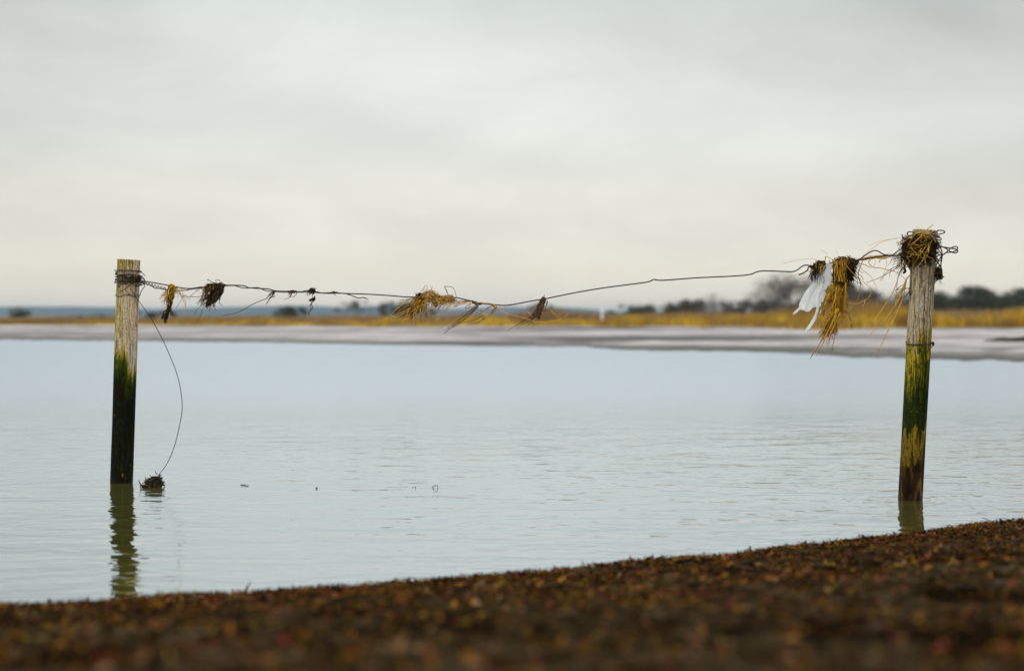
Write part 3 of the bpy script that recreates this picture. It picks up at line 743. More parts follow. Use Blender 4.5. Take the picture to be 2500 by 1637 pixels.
# ------------------------------------------------------------------ fence wire
random.seed(11)
fw = thing('fence_wire', fp(1200, 744), 'rusty fence wire strung between the two wooden posts, wound round both', 'wire')
mb = MB()
S(mb, [(330, 680, -.03), (339, 684), (358, 687), (410, 696), (434, 701), (463, 704), (503, 699), (548, 696), (594, 697), (607, 702), (634, 704), (654, 705), (675, 710), (715, 711), (735, 712), (753, 709), (774, 714), (792, 715), (816, 714), (841, 716), (900, 718), (948, 721), (984, 724), (1011, 725), (1037, 724), (1070, 725), (1102, 725), (1123, 728), (1152, 735), (1173, 740), (1200, 743), (1236, 745), (1268, 740), (1300, 734), (1331, 729), (1400, 715), (1470, 703), (1530, 695), (1576, 689), (1590, 685), (1597, 682), (1619, 684), (1700, 678), (1786, 674), (1830, 670), (1849, 663), (1870, 661), (1900, 662), (1933, 663), (1946, 659), (1960, 649), (1971, 647), (1987, 650), (2015, 645), (2045, 640), (2073, 636), (2096, 634), (2108, 626), (2127, 614), (2141, 612), (2158, 621), (2177, 623), (2189, 615), (2204, 605), (2228, 598, -.03)], 1.5, sides=6, sm=4)
mb.build('wire_strand', WIRE, fw)
mb = MB()
S(mb, [(330, 682, -.045), (339, 687), (352, 692), (366, 695), (378, 703), (390, 704), (405, 707), (429, 709), (447, 709), (471, 705), (503, 702), (548, 698), (572, 697), (590, 702), (607, 703), (631, 702), (648, 709), (675, 712), (732, 713), (755, 712), (774, 712), (792, 716), (838, 716), (858, 721), (874, 727), (886, 726), (898, 729)], 1.2, sides=6, sm=4, depth=-.006)
mb.build('wire_strand', WIRE, fw)
mb = MB()      # short tail beside the plastic, twist behind the sheaf
S(mb, [(1990, 652), (1983, 654), (1974, 651), (1972, 658), (1962, 666), (1950, 671)], 1.7, sides=6, sm=3)
mb.build('wire_end', WIRE, fw)
mb = MB()
S(mb, [(2060, 640, .006), (2096, 635), (2112, 632), (2150, 625), (2180, 624), (2204, 622), (2232, 618, -.03)], 1.5, sides=6, sm=3)
mb.build('wire_strand', WIRE, fw)
mb = MB()      # small twist of thin wire just right of the left post
pts = []
for i in range(46):
    t_ = i / 45; pts.append((343 + 62 * t_, 688 + 17 * t_ + 3.2 * math.sin(i * 1.15), .006 * math.cos(i * 1.15)))
S(mb, pts, 1.0, sides=5, sm=2)
mb.build('twist', WIRE, fw)
# windings round the left post
def wrap(mb, foot, ax, R, z0, z1, th0, th1, n, r, loose=0.004, wob=0.003, seed=0):
    P = []
    for i in range(n + 1):
        t_ = i / n; th = th0 + (th1 - th0) * t_
        rr = R + r + loose * (0.5 + 0.5 * noise.noise(Vector((i * .35, seed, 0))))
        z = z0 + (z1 - z0) * t_ + wob * noise.noise(Vector((i * .3, seed, 5)))
        P.append(on_post(foot, ax, z, th, rr))
    mb.tube(P, r, r, 6, 2)
zl = lambda py: CAMZ + (HOR - py) / F * PL.y
zr = lambda py: CAMZ + (HOR - py) / F * PR.y
PI = math.pi
mb = MB(); wr = .0028
wrap(mb, PL, axL, rL, zl(660), zl(664), -PI, PI, 30, wr, .008, .002, 1)
wrap(mb, PL, axL, rL, zl(667), zl(683), -PI, 0, 18, wr, .006, .004, 2)
wrap(mb, PL, axL, rL, zl(683), zl(667), 0, PI, 18, wr, .006, .004, 3)
wrap(mb, PL, axL, rL, zl(670), zl(678), -PI, 2 * PI, 50, wr * .9, .008, .006, 4)
wrap(mb, PL, axL, rL, zl(690), zl(681), -PI, PI, 30, wr, .008, .005, 5)
wrap(mb, PL, axL, rL, zl(681), zl(686), -PI, PI * 1.5, 40, wr * .7, .008, .009, 7)
wrap(mb, PL, axL, rL, zl(722), zl(719), -PI, PI, 30, wr * .5, .004, .012, 8)
mb.build('coil', WIRE, fw)
mb = MB()      # curls at the side of the left post
def curl(mb, cx, cy, rx, ry, a0, a1, r=1.2, n=14, off=-.03):
    S(mb, [(cx + rx * math.cos(a0 + (a1 - a0) * i / n), cy + ry * math.sin(a0 + (a1 - a0) * i / n), off + .02 * math.sin(i * .5)) for i in range(n + 1)], r, sides=5, sm=2)
curl(mb, 344, 686, 9, 10, 0, 7.5); curl(mb, 338, 690, 8, 8, 1, 8, 1.0); curl(mb, 346, 683, 7, 6, 2, 9, .9); curl(mb, 334, 693, 9, 5, 0, 6, .9)
S(mb, [(341, 676, -.03), (349, 677, -.02), (353, 683, -.02), (352, 692, -.02), (353, 699, -.02), (349, 704, -.02), (345, 711, -.03), (341, 721, -.03), (338, 727, -.04)], 1.1, sides=5)
S(mb, [(338, 681, -.05), (322, 692, -.056), (311, 700, -.058), (300, 709, -.056), (291, 711, -.05)], .9, sides=5)
S(mb, [(290, 700, -.045), (297, 694, -.055), (308, 686, -.058), (300, 682, -.058), (294, 690, -.055), (287, 698, -.04)], .9, sides=5)
S(mb, [(337, 724, -.04), (327, 725, -.052), (315, 717, -.058), (309, 712, -.058), (307, 704, -.058), (318, 697, -.058)], .8, sides=5)
mb.build('coil', WIRE, fw, label='small loose curls of thin wire')
mb = MB()      # dark fibres caught in the left windings
for i in range(24):
    x0 = random.uniform(296, 334); y0 = 684 + (x0 - 292) * -.05 + random.gauss(0, 5)
    S(mb, [(x0, y0, -.056), (x0 + random.uniform(4, 12), y0 + random.gauss(0, 3), -.060), (x0 + random.uniform(12, 24), y0 + random.gauss(0, 5), -.057)], random.uniform(.5, 1.1))
fib = mb.build('weed_wisp', WEED, None, label='dark fibres caught in the wire wound round the left post', category='weed')
# tangle of looped wire round the top of the right post
mb = MB()
S(mb, [(2271, 573, -.05), (2279, 567, -.04), (2286, 564), (2294, 562), (2302, 563), (2307, 566), (2302, 569.5), (2288, 572), (2271, 573, -.04), (2255, 577, -.06)], 1.5, sides=6)
S(mb, [(2276, 580, -.04), (2286, 580), (2294, 580), (2298.5, 583), (2294, 585.5), (2286, 584), (2274, 582, -.04)], 1.4, sides=6)
S(mb, [(2232, 568, -.05), (2226, 566), (2219, 566), (2215, 569), (2216, 573), (2220, 576), (2228, 574, -.05), (2240, 572, -.06)], 1.4, sides=6)
S(mb, [(2262, 590, -.06), (2275, 594, -.03), (2286, 599), (2298, 602), (2310, 604), (2323, 606), (2333, 608), (2338, 612), (2336, 616), (2329, 617), (2319, 613), (2309, 606), (2299, 602), (2284, 597, -.03)], 1.5, sides=6)
S(mb, [(2270, 632, -.05), (2284, 630), (2290, 623), (2304, 621), (2313, 613), (2321, 606), (2329, 602), (2336, 602), (2338, 606), (2333, 612), (2325, 615), (2317, 616), (2309, 617), (2300, 624), (2293, 633), (2288, 641), (2284, 653)], 1.4, sides=6)
S(mb, [(2284, 592), (2293, 600), (2299, 612), (2300, 622), (2299, 634), (2297, 645), (2298, 656)], 1.6, sides=6)
S(mb, [(2272, 618, -.05), (2280, 628, -.03), (2288, 639), (2294, 648), (2299, 657), (2298, 664)], 1.6, sides=6)
S(mb, [(2288, 630), (2294, 638), (2299, 628), (2296, 616), (2289, 608), (2280, 604, -.04)], 1.2, sides=6)
S(mb, [(2296, 650), (2290, 653), (2286, 660), (2286, 668)], 1.2, sides=6)
wrap(mb, PR, axR, rR, zr(574), zr(582), -PI, PI, 30, .0025, .012, .01, 21)
wrap(mb, PR, axR, rR, zr(600), zr(592), -PI, 2 * PI, 50, .0025, .014, .014, 22)
wrap(mb, PR, axR, rR, zr(625), zr(605), -PI, PI, 30, .0025, .012, .01, 23)
mb.build('coil', WIRE, fw, label='looped wire tangle at the top of the right post')

# thin stiff wire bowed from the left post to the floating weed
mb = MB()
S(mb, [(317, 703, -.062), (327, 717, -.060), (339, 735, -.05), (366, 772, -.03), (390, 815, -.01), (407, 850), (428, 901), (440, 945), (444.5, 985), (442, 1020), (428, 1081), (410, 1127), (388, 1158), (380, 1168)], 0.95, sides=6, sm=6)
mb.build('hanging_wire', DWIRE, None, label='thin dark wire bowing from the left post down to the floating weed lump', category='wire')
# ring of wire low on the right post
mb = MB(); zc = zr(838)
wrap(mb, PR, axR, rR, zr(841), zr(836), -PI, PI, 40, .0022, .002, .006, 31)
mb.tube([on_post(PR, axR, zr(836), 0, rR + .003), on_post(PR, axR, zr(834), -.5, rR + .008), on_post(PR, axR, zr(838), -.35, rR + .011), on_post(PR, axR, zr(843), -.5, rR + .006), on_post(PR, axR, zr(848), -.7, rR + .004)], .002, .0015, 6, 3)
mb.tube([on_post(PR, axR, zr(836), -.6, rR + .002), on_post(PR, axR, zr(840), -.25, rR + .009), on_post(PR, axR, zr(844), -.15, rR + .005)], .0045, .003, 7, 3)
mb.build('wire_ring', WIRE, None, label='rusty wire ring twisted round the right post at its green line', category='wire')

# ------------------------------------------------------------------ weed and straw caught on the wire
def clump(px, py, label, cat='weed clump', name='weed_clump'):
    return thing(name, fp(px, py), label, cat)
random.seed(21)
# 1 first clump right of the left post
c = clump(416, 700, 'yellow brown straw clump on the wire, nearest the left post, with a dark forked tail')
mb = MB(); tangle(mb, 421, 702, 10, 7, 20, 60, 16, .9, .012); tangle(mb, 419, 716, 8, 18, 10, 70, 22, .9, .012); tuft(mb, 420, 705, -.25, 1, 40, 45, .18, 1.1, 3, 5, 4)
tuft(mb, 409, 712, -1, .8, 16, 24, .35, .7, 3, 3, 7); mb.build('straw', STRAW, c)
mb = MB(); tangle(mb, 416, 720, 8, 20, 10, 80, 18, 1.1, .014)
for pts in [[(417, 735), (412, 752), (404, 765), (398, 776)], [(418, 738), (414, 756), (405, 772), (402, 782), (406, 789)], [(420, 738), (418, 755), (421, 765), (420, 770)], [(414, 742), (407, 760), (400, 770), (394, 777)], [(416, 745), (410, 763), (409, 774), (407, 781)]]:
    for _ in range(3): S(mb, pts, 2.0, .9, jit=1.5)
mb.build('weed_mass', WEED, c)
mb = MB(); tuft(mb, 432, 708, .5, .8, 12, 32, .4, .6, 3, 4, 4)
S(mb, [(436, 707), (444, 722), (453, 734), (452, 750), (449, 762), (452, 769)], .9, .5); S(mb, [(448, 722), (440, 736), (430, 752), (427, 766)], .7, .4); S(mb, [(436, 708), (446, 728), (452, 745), (450, 760)], .8, .5)
S(mb, [(400, 715), (395, 725), (390, 732)], .7, .4); S(mb, [(398, 762), (390, 775), (385, 784)], .6, .3)
mb.build('pale_wisp', PALE, c)
# thin fibre between clumps 1 and 2
mb = MB(); S(mb, [(446, 721), (460, 724), (480, 724), (494, 722), (510, 718)], .9, .6); S(mb, [(463, 724), (474, 715), (486, 704)], .7, .5)
mb.build('weed_fibre', ROOT, None, label='thin brown fibre stretched between the two clumps nearest the left post', category='weed')
# 2 dark clump
c = clump(530, 698, 'dense dark brown weed clump, second on the wire from the left post')
mb = MB(); tangle(mb, 524, 701, 23, 8, -6, 200, 22, 1.2, .016); tangle(mb, 528, 716, 10, 24, 36, 380, 24, 1.3, .018); tangle(mb, 513, 735, 5, 16, 36, 90, 16, 1.2, .012)
tuft(mb, 530, 705, -.55, 1, 60, 58, .13, 1.2, 4, 8, 4); mb.build('weed_mass', WEED, c)
mb = MB(); tuft(mb, 505, 702, -.35, 1, 26, 52, .16, .8, 4, 3, 4)
S(mb, [(503, 745), (494, 755), (491, 768), (485, 778), (481, 788)], .8, .4); S(mb, [(500, 735), (487, 750), (480, 756), (475, 768)], .9, .4); S(mb, [(517, 688), (508, 682), (506, 682)], .6, .3)
S(mb, [(538, 688), (534, 683), (526, 684), (530, 690)], .8, .5); S(mb, [(541, 705), (544, 712), (540, 714)], .8, .6); S(mb, [(505, 682), (515, 686), (524, 690)], .7, .5)
mb.build('root_fibre', ROOT, c)
mb = MB(); tuft(mb, 516, 697, -.1, 1, 14, 18, .5, .9, 3, 10, 3); mb.build('straw', STRAW, c)
# 3 root sprig with long trailing thread
c = clump(668, 710, 'forked root sprig with one long thread trailing down left from the wire', 'root sprig', 'root_sprig')
mb = MB(); S(mb, [(668, 710), (660, 717), (653, 726), (643, 732), (630, 736), (615, 743), (603, 751), (590, 758), (575, 764), (560, 767), (550, 767), (545, 771)], 1.1, .7, jit=.5)
S(mb, [(670, 710), (667, 718), (664, 724), (671, 723)], 1.8, .9); S(mb, [(664, 724), (658, 730), (654, 737), (648, 744)], 1.0, .4); S(mb, [(665, 722), (660, 726), (653, 736), (650, 741)], .9, .4); S(mb, [(663, 713), (655, 720), (650, 726)], .7, .3)
tuft(mb, 666, 712, -.4, 1, 8, 18, .3, .7, 2, 3, 2); mb.build('root', ROOT, c)
# 4, 5, 6 sprigs
c = clump(715, 713, 'small curled root sprig under the wire, between the trailing thread and the dangling chain', 'root sprig', 'root_sprig')
mb = MB(); tangle(mb, 714, 712, 13, 3, 0, 26, 12, .9, .006); S(mb, [(712, 714), (709, 720), (708, 724), (702, 728), (692, 731)], 1.0, .4); S(mb, [(725, 714), (722, 720), (715, 724), (708, 723)], .9, .5); tuft(mb, 710, 715, -.2, 1, 8, 12, .5, .7, 2, 3, 2)
mb.build('root', ROOT, c)
c = clump(760, 710, 'knotted weed scrap on the wire with a twisted chain of weed dangling below', 'weed scrap', 'weed_scrap')
mb = MB(); tangle(mb, 762, 710, 8, 6, 0, 60, 12, 1.1, .01); tuft(mb, 755, 713, -.7, 1, 7, 12, .4, .7, 2, 3, 2); mb.build('knot', WEED, c)
mb = MB(); S(mb, [(763, 714), (763, 720), (764, 727)], .7, .6)
tangle(mb, 763, 732, 7, 4, -30, 40, 10, 1.0, .006); S(mb, [(768, 722), (768, 730), (764, 735), (760, 742), (763, 748), (762, 753), (758, 759)], 1.5, .8); S(mb, [(758, 732), (762, 728), (766, 730)], 1.6, 1.2)
S(mb, [(760, 740), (757, 746), (759, 752), (757, 758), (755, 764)], 1.1, .6); S(mb, [(756, 762), (753, 766), (757, 769), (755, 771)], .8, .6)
mb.build('dangling_chain', WEED, c)
c = clump(815, 713, 'tiny brown fibre tied on the wire left of the loose wire end', 'weed scrap', 'weed_scrap')
mb = MB(); tangle(mb, 815, 714, 8, 2, 0, 16, 10, .8, .004); S(mb, [(812, 715), (817, 719), (821, 723)], .8, .4); S(mb, [(810, 716), (814, 711), (818, 710)], .6, .4); mb.build('fibre', ROOT, c)
# 7 large straw nest in the middle
c = clump(1030, 724, 'large straw and grass nest on the middle of the wire with bright yellow blades', 'straw clump', 'straw_clump')
mb = MB(); tangle(mb, 1050, 724, 20, 12, 10, 170, 26, 1.1, .022); tangle(mb, 1072, 731, 22, 9, 12, 130, 24, 1.0, .018); tangle(mb, 1095, 729, 14, 8, 0, 120, 18, 1.0, .015, 2); tangle(mb, 1062, 742, 8, 7, 0, 30, 14, .9, .01)
tuft(mb, 1040, 722, .9, -.5, 16, 26, .5, .7, 3, 10, 5); mb.build('straw_nest', PALE, c)
mb = MB(); tangle(mb, 1026, 725, 11, 8, 0, 90, 16, 1.2, .016); tuft(mb, 1027, 728, -.62, 1, 60, 55, .16, 1.0, 4, 8, 4); mb.build('weed_mass', WEED, c)
mb = MB(); tuft(mb, 1030, 730, -.7, 1, 46, 72, .20, .8, 4, 9, 5, .02); tuft(mb, 1045, 735, -.25, 1, 14, 52, .22, .6, 5, 9, 5)
S(mb, [(1015, 740), (985, 760), (955, 772), (923, 787)], 1.0, .5); S(mb, [(1030, 745), (1010, 765), (995, 775), (982, 784)], .9, .4); S(mb, [(1003, 727), (980, 745), (957, 763)], 1.0, .6)
S(mb, [(1045, 740), (1040, 755), (1030, 765), (1018, 776)], .8, .4); S(mb, [(1042, 738), (1040, 760), (1037, 774)], .8, .4)
mb.build('hanging_straw', STRAW, c)
mb = MB()
for pts, r in [([(1040, 725), (1030, 745), (1005, 758), (985, 766), (965, 773), (950, 775), (935, 774)], 2.0), ([(1020, 726), (1000, 728), (988, 734), (980, 740), (971, 745)], 1.8), ([(1030, 722), (1015, 718), (1012, 712), (1015, 711)], 1.5), ([(1038, 728), (1034, 745), (1020, 755)], 1.6), ([(1042, 720), (1045, 712), (1042, 708)], 1.4), ([(1036, 730), (1036, 750), (1030, 752)], 1.3)]:
    S(mb, pts, r, .8, flat=.35)
tuft(mb, 1036, 726, -.3, 1, 10, 24, .4, .9, 3, 6, 5); mb.build('yellow_blade', YELLOW, c)
mb = MB()
S(mb, [(1092, 715), (1088, 705), (1085, 699), (1092, 699), (1102, 700), (1108, 705), (1112, 715), (1114, 725)], .75, .6); S(mb, [(1096, 724), (1090, 708), (1085, 699)], .75, .6)
S(mb, [(1028, 712), (1034, 704), (1037, 698), (1042, 697), (1043, 703), (1040, 712)], .6, .4)
mb.build('grass_loop', ROOT, c)
mb = MB()
tuft(mb, 1090, 735, -.5, 1, 18, 40, .4, .6, 4, 9, 4); S(mb, [(1098, 740), (1090, 755), (1075, 775), (1057, 794)], .8, .4); S(mb, [(1096, 742), (1083, 765), (1058, 788)], .8, .5); S(mb, [(1075, 745), (1063, 757), (1045, 765)], .7, .4)
for k in range(9): y0 = 731 + k * 1.4; S(mb, [(1098, y0), (1115, y0 + random.gauss(2, 2)), (1132, 737 + random.gauss(0, 2)), (1150, 738 + random.gauss(0, 3))], .7, .4)
S(mb, [(1095, 745), (1110, 749), (1125, 742), (1140, 738)], .7, .4); S(mb, [(1110, 748), (1128, 742), (1155, 741), (1170, 740)], .7, .5)
mb.build('pale_wisp', PALE, c)
# 8 root bundles trailing under the dip
c = clump(1168, 740, 'pair of pale root bundles trailing down left from the lowest part of the wire', 'root bundle', 'root_bundle')
mb = MB()
for k in range(10):
    o = random.gauss(0, 6); e = random.uniform(.45, 1)
    x1, y1 = 1168 + (1085 - 1168) * e, 745 + (808 - 745) * e
    S(mb, [(1168 + o * .3, 742), (1158 + o, 752), ((1165 + x1) / 2 + o, (748 + y1) / 2 + random.gauss(0, 2)), (x1 + o * 1.5, y1 + random.gauss(0, 3))], .7, .35, jit=1.2)
S(mb, [(1166, 743), (1150, 764), (1130, 783), (1105, 798), (1081, 806)], 1.0, .5, jit=.5); S(mb, [(1166, 748), (1140, 774), (1115, 790), (1098, 803), (1084, 814)], 1.0, .5, jit=.5)
tangle(mb, 1158, 738, 7, 3, 20, 24, 10, .9, .006); tangle(mb, 1170, 741, 6, 3, 0, 20, 10, .9, .006); S(mb, [(1150, 742), (1138, 747), (1135, 751), (1142, 751), (1150, 747)], .9, .6)
mb.build('root', ROOT, c)
mb = MB()
for k in range(12):
    e = random.uniform(.4, 1); o = random.gauss(0, 3)
    S(mb, [(1212 + o * .5, 750), (1200 + o, 764), (1188 + o - 14 * e, 764 + 22 * e), (1195 - 36 * e + o, 764 + 32 * e)], .75, .4, jit=.8)
S(mb, [(1195, 748), (1175, 762), (1165, 775), (1148, 782), (1130, 787), (1115, 790)], .9, .5); S(mb, [(1182, 767), (1170, 775), (1160, 780), (1150, 782)], 1.4, .9)
S(mb, [(1185, 768), (1168, 766), (1155, 770), (1148, 777)], .8, .5); S(mb, [(1180, 768), (1183, 767), (1186, 770)], 2.2, 1.5); S(mb, [(1200, 746), (1183, 757), (1170, 757), (1165, 750)], .7, .5)
mb.build('root', PALE, c)
# 10 long arching straw
c = clump(1205, 744, 'long single straw arching from the lowest point of the wire to the right', 'straw stalk', 'straw_stalk')
mb = MB(); S(mb, [(1160, 739, -.01), (1180, 738, -.01), (1205, 743, -.012), (1222, 756, -.02), (1245, 768, -.03), (1262, 772, -.03), (1285, 777, -.03), (1305, 785, -.03), (1330, 786, -.03), (1352, 783, -.03), (1372, 777, -.03), (1382, 770, -.03), (1387, 765, -.03)], 1.3, .9, flat=.6, sm=4)
tangle(mb, 1205, 745, 6, 3, 20, 26, 10, .8, .008); S(mb, [(1213, 750), (1222, 758), (1226, 760)], .8, .4); mb.build('stalk', STRAW, c)
# 11 brown clump
c = clump(1327, 729, 'brown brush shaped weed clump hanging alone right of the dip in the wire')
mb = MB(); tangle(mb, 1327, 733, 5, 7, 10, 60, 12, 1.2, .01); tuft(mb, 1327, 732, -.36, 1, 100, 46, .08, 1.0, 3, 2.5, 4, .010); tangle(mb, 1317, 752, 6, 19, 22, 80, 18, 1.0, .010); tangle(mb, 1315, 775, 3, 5, 0, 14, 9, 1.0, .006)
mb.build('weed_mass', ROOT, c)
mb = MB()
for pts in [[(1308, 770), (1290, 781), (1270, 788), (1255, 796), (1241, 805)], [(1304, 775), (1290, 786), (1275, 791), (1262, 800)], [(1308, 772), (1298, 783), (1285, 798)], [(1300, 770), (1280, 782), (1262, 795)]]: S(mb, pts, .9, .45, jit=.8)
tuft(mb, 1310, 765, -.8, 1, 14, 34, .2, .7, 3, 3, 3); mb.build('root_fibre', ROOT, c)
mb = MB(); S(mb, [(1333, 741), (1345, 757), (1356, 768), (1367, 776)], .6, .5); S(mb, [(1287, 758), (1294, 766), (1301, 774)], .9, .5); mb.build('pale_wisp', PALE, c)

# ------------------------------------------------------------------ right-hand group
random.seed(31)
c = clump(2000, 650, 'dark green brown weed tuft on the wire at the left of the white plastic')
mb = MB(); tangle(mb, 2001, 649, 16, 10, -8, 200, 20, 1.2, .018); tuft(mb, 1997, 655, -.35, 1, 70, 36, .22, 1.1, 3, 7, 4); S(mb, [(1986, 668), (1982, 678), (1981, 686)], 1.2, .6); mb.build('weed_mass', WEED, c)
mb = MB(); tuft(mb, 2003, 648, -.2, 1, 22, 22, .6, .8, 3, 8, 5); S(mb, [(2004, 640), (1990, 633), (1970, 632), (1945, 635), (1912, 643)], .55, .35); S(mb, [(1988, 655), (1970, 662), (1940, 672), (1910, 680)], .5, .3); S(mb, [(2012, 645), (2016, 628), (2019, 626)], .8, .5)
mb.build('straw', STRAW, c)
# white plastic
m_pl, t, out = mat('white_plastic')
tc = t.add('ShaderNodeTexCoord').outputs['Object']
n1 = t.noise(t.scale(tc, (26, 8, 9), rot=(0, math.radians(-32), 0)), 2.0, 4, 0.6, .3)
colr = t.ramp(n1, [(.3, (.93, .92, .90)), (.7, (.98, .975, .96))])
cr = t.noise(t.scale(tc, (60, 20, 14), rot=(0, math.radians(-32), 0)), 2.0, 3, 0.5, 1.0)
n1 = t.math('ADD', n1, t.mapr(t.math('ABSOLUTE', t.math('SUBTRACT', cr, 0.5)), 0.0, 0.03, 0.6, 0.0))
bpn = t.add('ShaderNodeBump', None, Strength=.55, Distance=.005, Height=n1)
d1 = t.add('ShaderNodeBsdfPrincipled', None, Base_Color=colr, Roughness=.42, Normal=bpn.outputs[0]); d2 = t.add('ShaderNodeBsdfTranslucent', None, Color=colr, Normal=bpn.outputs[0])
mx = t.add('ShaderNodeMixShader', None, i0=.5, i1=d1.outputs[0], i2=d2.outputs[0])
tp = t.add('ShaderNodeBsdfTransparent', None)
mx2 = t.add('ShaderNodeMixShader', None, i0=.13, i1=mx.outputs[0], i2=tp.outputs[0]); t.l.new(mx2.outputs[0], out.inputs[0])
def sheet(outline, fold, step=3.0):
    """plastic film: outline in pixels, triangulated with inner points, folded in depth by fold(x, y)"""
    pts = []; n = len(outline)
    for i in range(n):
        a, b = Vector(outline[i]), Vector(outline[(i + 1) % n]); k = max(1, int((b - a).length / 4))
        for j in range(k):
            p = a.lerp(b, j / k)
            if j: p += Vector((random.gauss(0, .35), random.gauss(0, .35)))
            pts.append(p)
    m = len(pts); edges = [(i, (i + 1) % m) for i in range(m)]
    def inside(p):
        r = False
        for i in range(m):
            a, b = pts[i], pts[(i + 1) % m]
            if (a.y > p.y) != (b.y > p.y) and p.x < (b.x - a.x) * (p.y - a.y) / (b.y - a.y) + a.x: r = not r
        return r
    xs_ = [p.x for p in pts]; ys_ = [p.y for p in pts]; inner = []
    y = min(ys_)
    while y < max(ys_):
        x = min(xs_)
        while x < max(xs_):
            q = Vector((x + random.gauss(0, .3), y + random.gauss(0, .3)))
            if inside(q) and min((q - e).length for e in pts) > step * .5: inner.append(q)
            x += step
        y += step
    res = geometry.delaunay_2d_cdt(pts + inner, edges, [], 1, 1e-4)
    mb = MB(); mb.v = [fp(q.x, q.y, fold(q.x, q.y)) for q in res[0]]; mb.f = [tuple(f) for f in res[2]]
    return mb
outline = [(2016, 645), (2002, 662), (1990, 678), (1981, 692), (1967, 711), (1957, 730), (1951, 741), (1951, 750), (1943, 757), (1935, 766), (1937.5, 767.5), (1944, 764), (1948, 761), (1950, 757), (1956, 756), (1963, 758), (1968, 761), (1975, 760.5), (1979, 757.5), (1983, 752), (1993, 749), (1992, 757), (1990, 766), (1985, 776), (1979, 786), (1972, 796), (1966, 806), (1961, 820), (1966, 815), (1972, 806), (1979, 801), (1985, 791), (1990.5, 783), (1994, 773), (1996.5, 763), (1999, 752), (2005, 746), (2005, 737), (2010, 737), (2011, 746), (2005, 755), (2001, 764), (2005, 765), (2009, 757), (2013, 748), (2016, 730), (2017, 715), (2020, 700), (2032, 693), (2033, 678), (2029, 658), (2034, 655), (2033, 642), (2025, 643)]
def fold(x, y):
    ang = math.atan2(x - 2020, y - 630); d = math.hypot(x - 2020, y - 630)
    k = min(1, d / 60)
    ww = 2.2 * noise.noise(Vector((x * .02, y * .02, 7)))
    return -.016 + k * (.006 * abs(math.sin(ang * 15 + ww)) + .0045 * abs(math.sin(ang * 37 + ww * 2 + d * .02)) + .003 * math.sin(ang * 9 - d * .06)) + .006 * k * noise.noise(Vector((x * .03, y * .03, 1))) + .003 * noise.noise(Vector((x * .13, y * .06, 4)))
mbs = sheet(outline, fold)
pl = mbs.build('plastic_sheet', m_pl, None, True, label='torn white plastic sheet hanging from the wire beside the straw sheaf', category='plastic')
so = pl.modifiers.new('thickness', 'SOLIDIFY'); so.thickness = .0004
# straw sheaf
c = clump(2060, 640, 'big golden straw sheaf bound at its neck, hanging just right of the white plastic', 'straw sheaf', 'straw_sheaf')
mb = MB(); tangle(mb, 2062, 643, 31, 13, -4, 340, 26, 1.2, .028); tangle(mb, 2072, 664, 12, 22, 0, 200, 22, 1.2, .020); tuft(mb, 2072, 655, .08, 1, 70, 50, .12, 1.1, 4, 6, 5, .018); tangle(mb, 2036, 680, 5, 26, 5, 90, 18, 1.1, .014)
tangle(mb, 2022, 712, 5, 10, 0, 46, 12, 1.1, .01); tangle(mb, 2070, 692, 3, 9, 0, 24, 9, 1.0, .008); S(mb, [(2063, 690), (2065, 705), (2064, 715)], .9, .5); mb.build('weed_mass', WEED, c)
mb = MB()
for k in range(150):   # neck
    x0 = random.gauss(2056, 9); x1 = random.gauss(2050, 7); o = random.gauss(-.012, .012)
    S(mb, [(x0, 640 + random.gauss(0, 5), o), ((x0 + x1) / 2 + random.gauss(0, 2), 664, o), (x1, 692, o)], random.uniform(.7, 1.3))
for k in range(240):   # skirt below the tie
    x0 = random.gauss(2052, 8); e = random.random(); o = random.gauss(-.008, .014)
    x1 = 2046 + (random.gauss(0, 12)) - e * 9; y1 = 720 + 60 * e
    S(mb, [(x0, 690, o), ((x0 * 1.2 + x1 * .8) / 2, 690 + (y1 - 690) * .45, o - .006), (x1, y1, o)], random.uniform(.7, 1.4), .6)
for k in range(34):    # bright wide blades to the left
    e = random.random(); S(mb, [(2050 + random.gauss(0, 5), 688, -.02), (2032 - 8 * e, 708 + random.gauss(0, 4), -.03), (2022 - 12 * e, 735, -.028), (2012 - 8 * e, 760 + 15 * random.random(), -.02)], 1.2, .6, flat=.5)
for k in range(26): S(mb, [(2056 + random.gauss(0, 4), 690, -.024), (2062 + random.gauss(0, 3), 715, -.024), (2057 + random.gauss(0, 5), 735, -.02)], 1.3, .8, flat=.5)
mb.build('straw_bundle', STRAW, c)
mb = MB()
for k in range(150):   # bottom fan
    a = random.uniform(0, 1) ** .8; x1 = 1985 + 60 * a + random.gauss(0, 3); L = random.uniform(.45, 1.0); y1 = 834 - 16 * a + random.gauss(0, 8)
    x0, y0 = 2043 + random.gauss(0, 4), 757 + random.gauss(0, 6); o = random.gauss(-.012, .012)
    S(mb, [(x0, y0, o), (x0 + (x1 - x0) * L * .4, y0 + (y1 - y0) * L * .42, o - .008), (x0 + (x1 - x0) * L, y0 + (y1 - y0) * L, o)], random.uniform(1.0, 1.6), .6)
for x1, y1 in [(1977, 876), (1981, 868), (1993, 868), (2013, 858), (2031, 857), (2018, 845), (1982, 828), (1988, 800)]: S(mb, [(2042, 760), ((2042 + x1) / 2 + 2, (760 + y1) / 2 + 4), (x1, y1)], 1.0, .6)
for k in range(14): S(mb, [(2042, 762 + random.gauss(0, 4)), (2054, 754 + random.gauss(0, 2)), (2066, 762 + random.gauss(0, 2)), (2074, 775 + random.gauss(0, 3)), (2078 + random.gauss(0, 2), 788 + random.uniform(0, 20))], .75, .4)
mb.build('straw_fan', STRAW, c)
mb = MB()
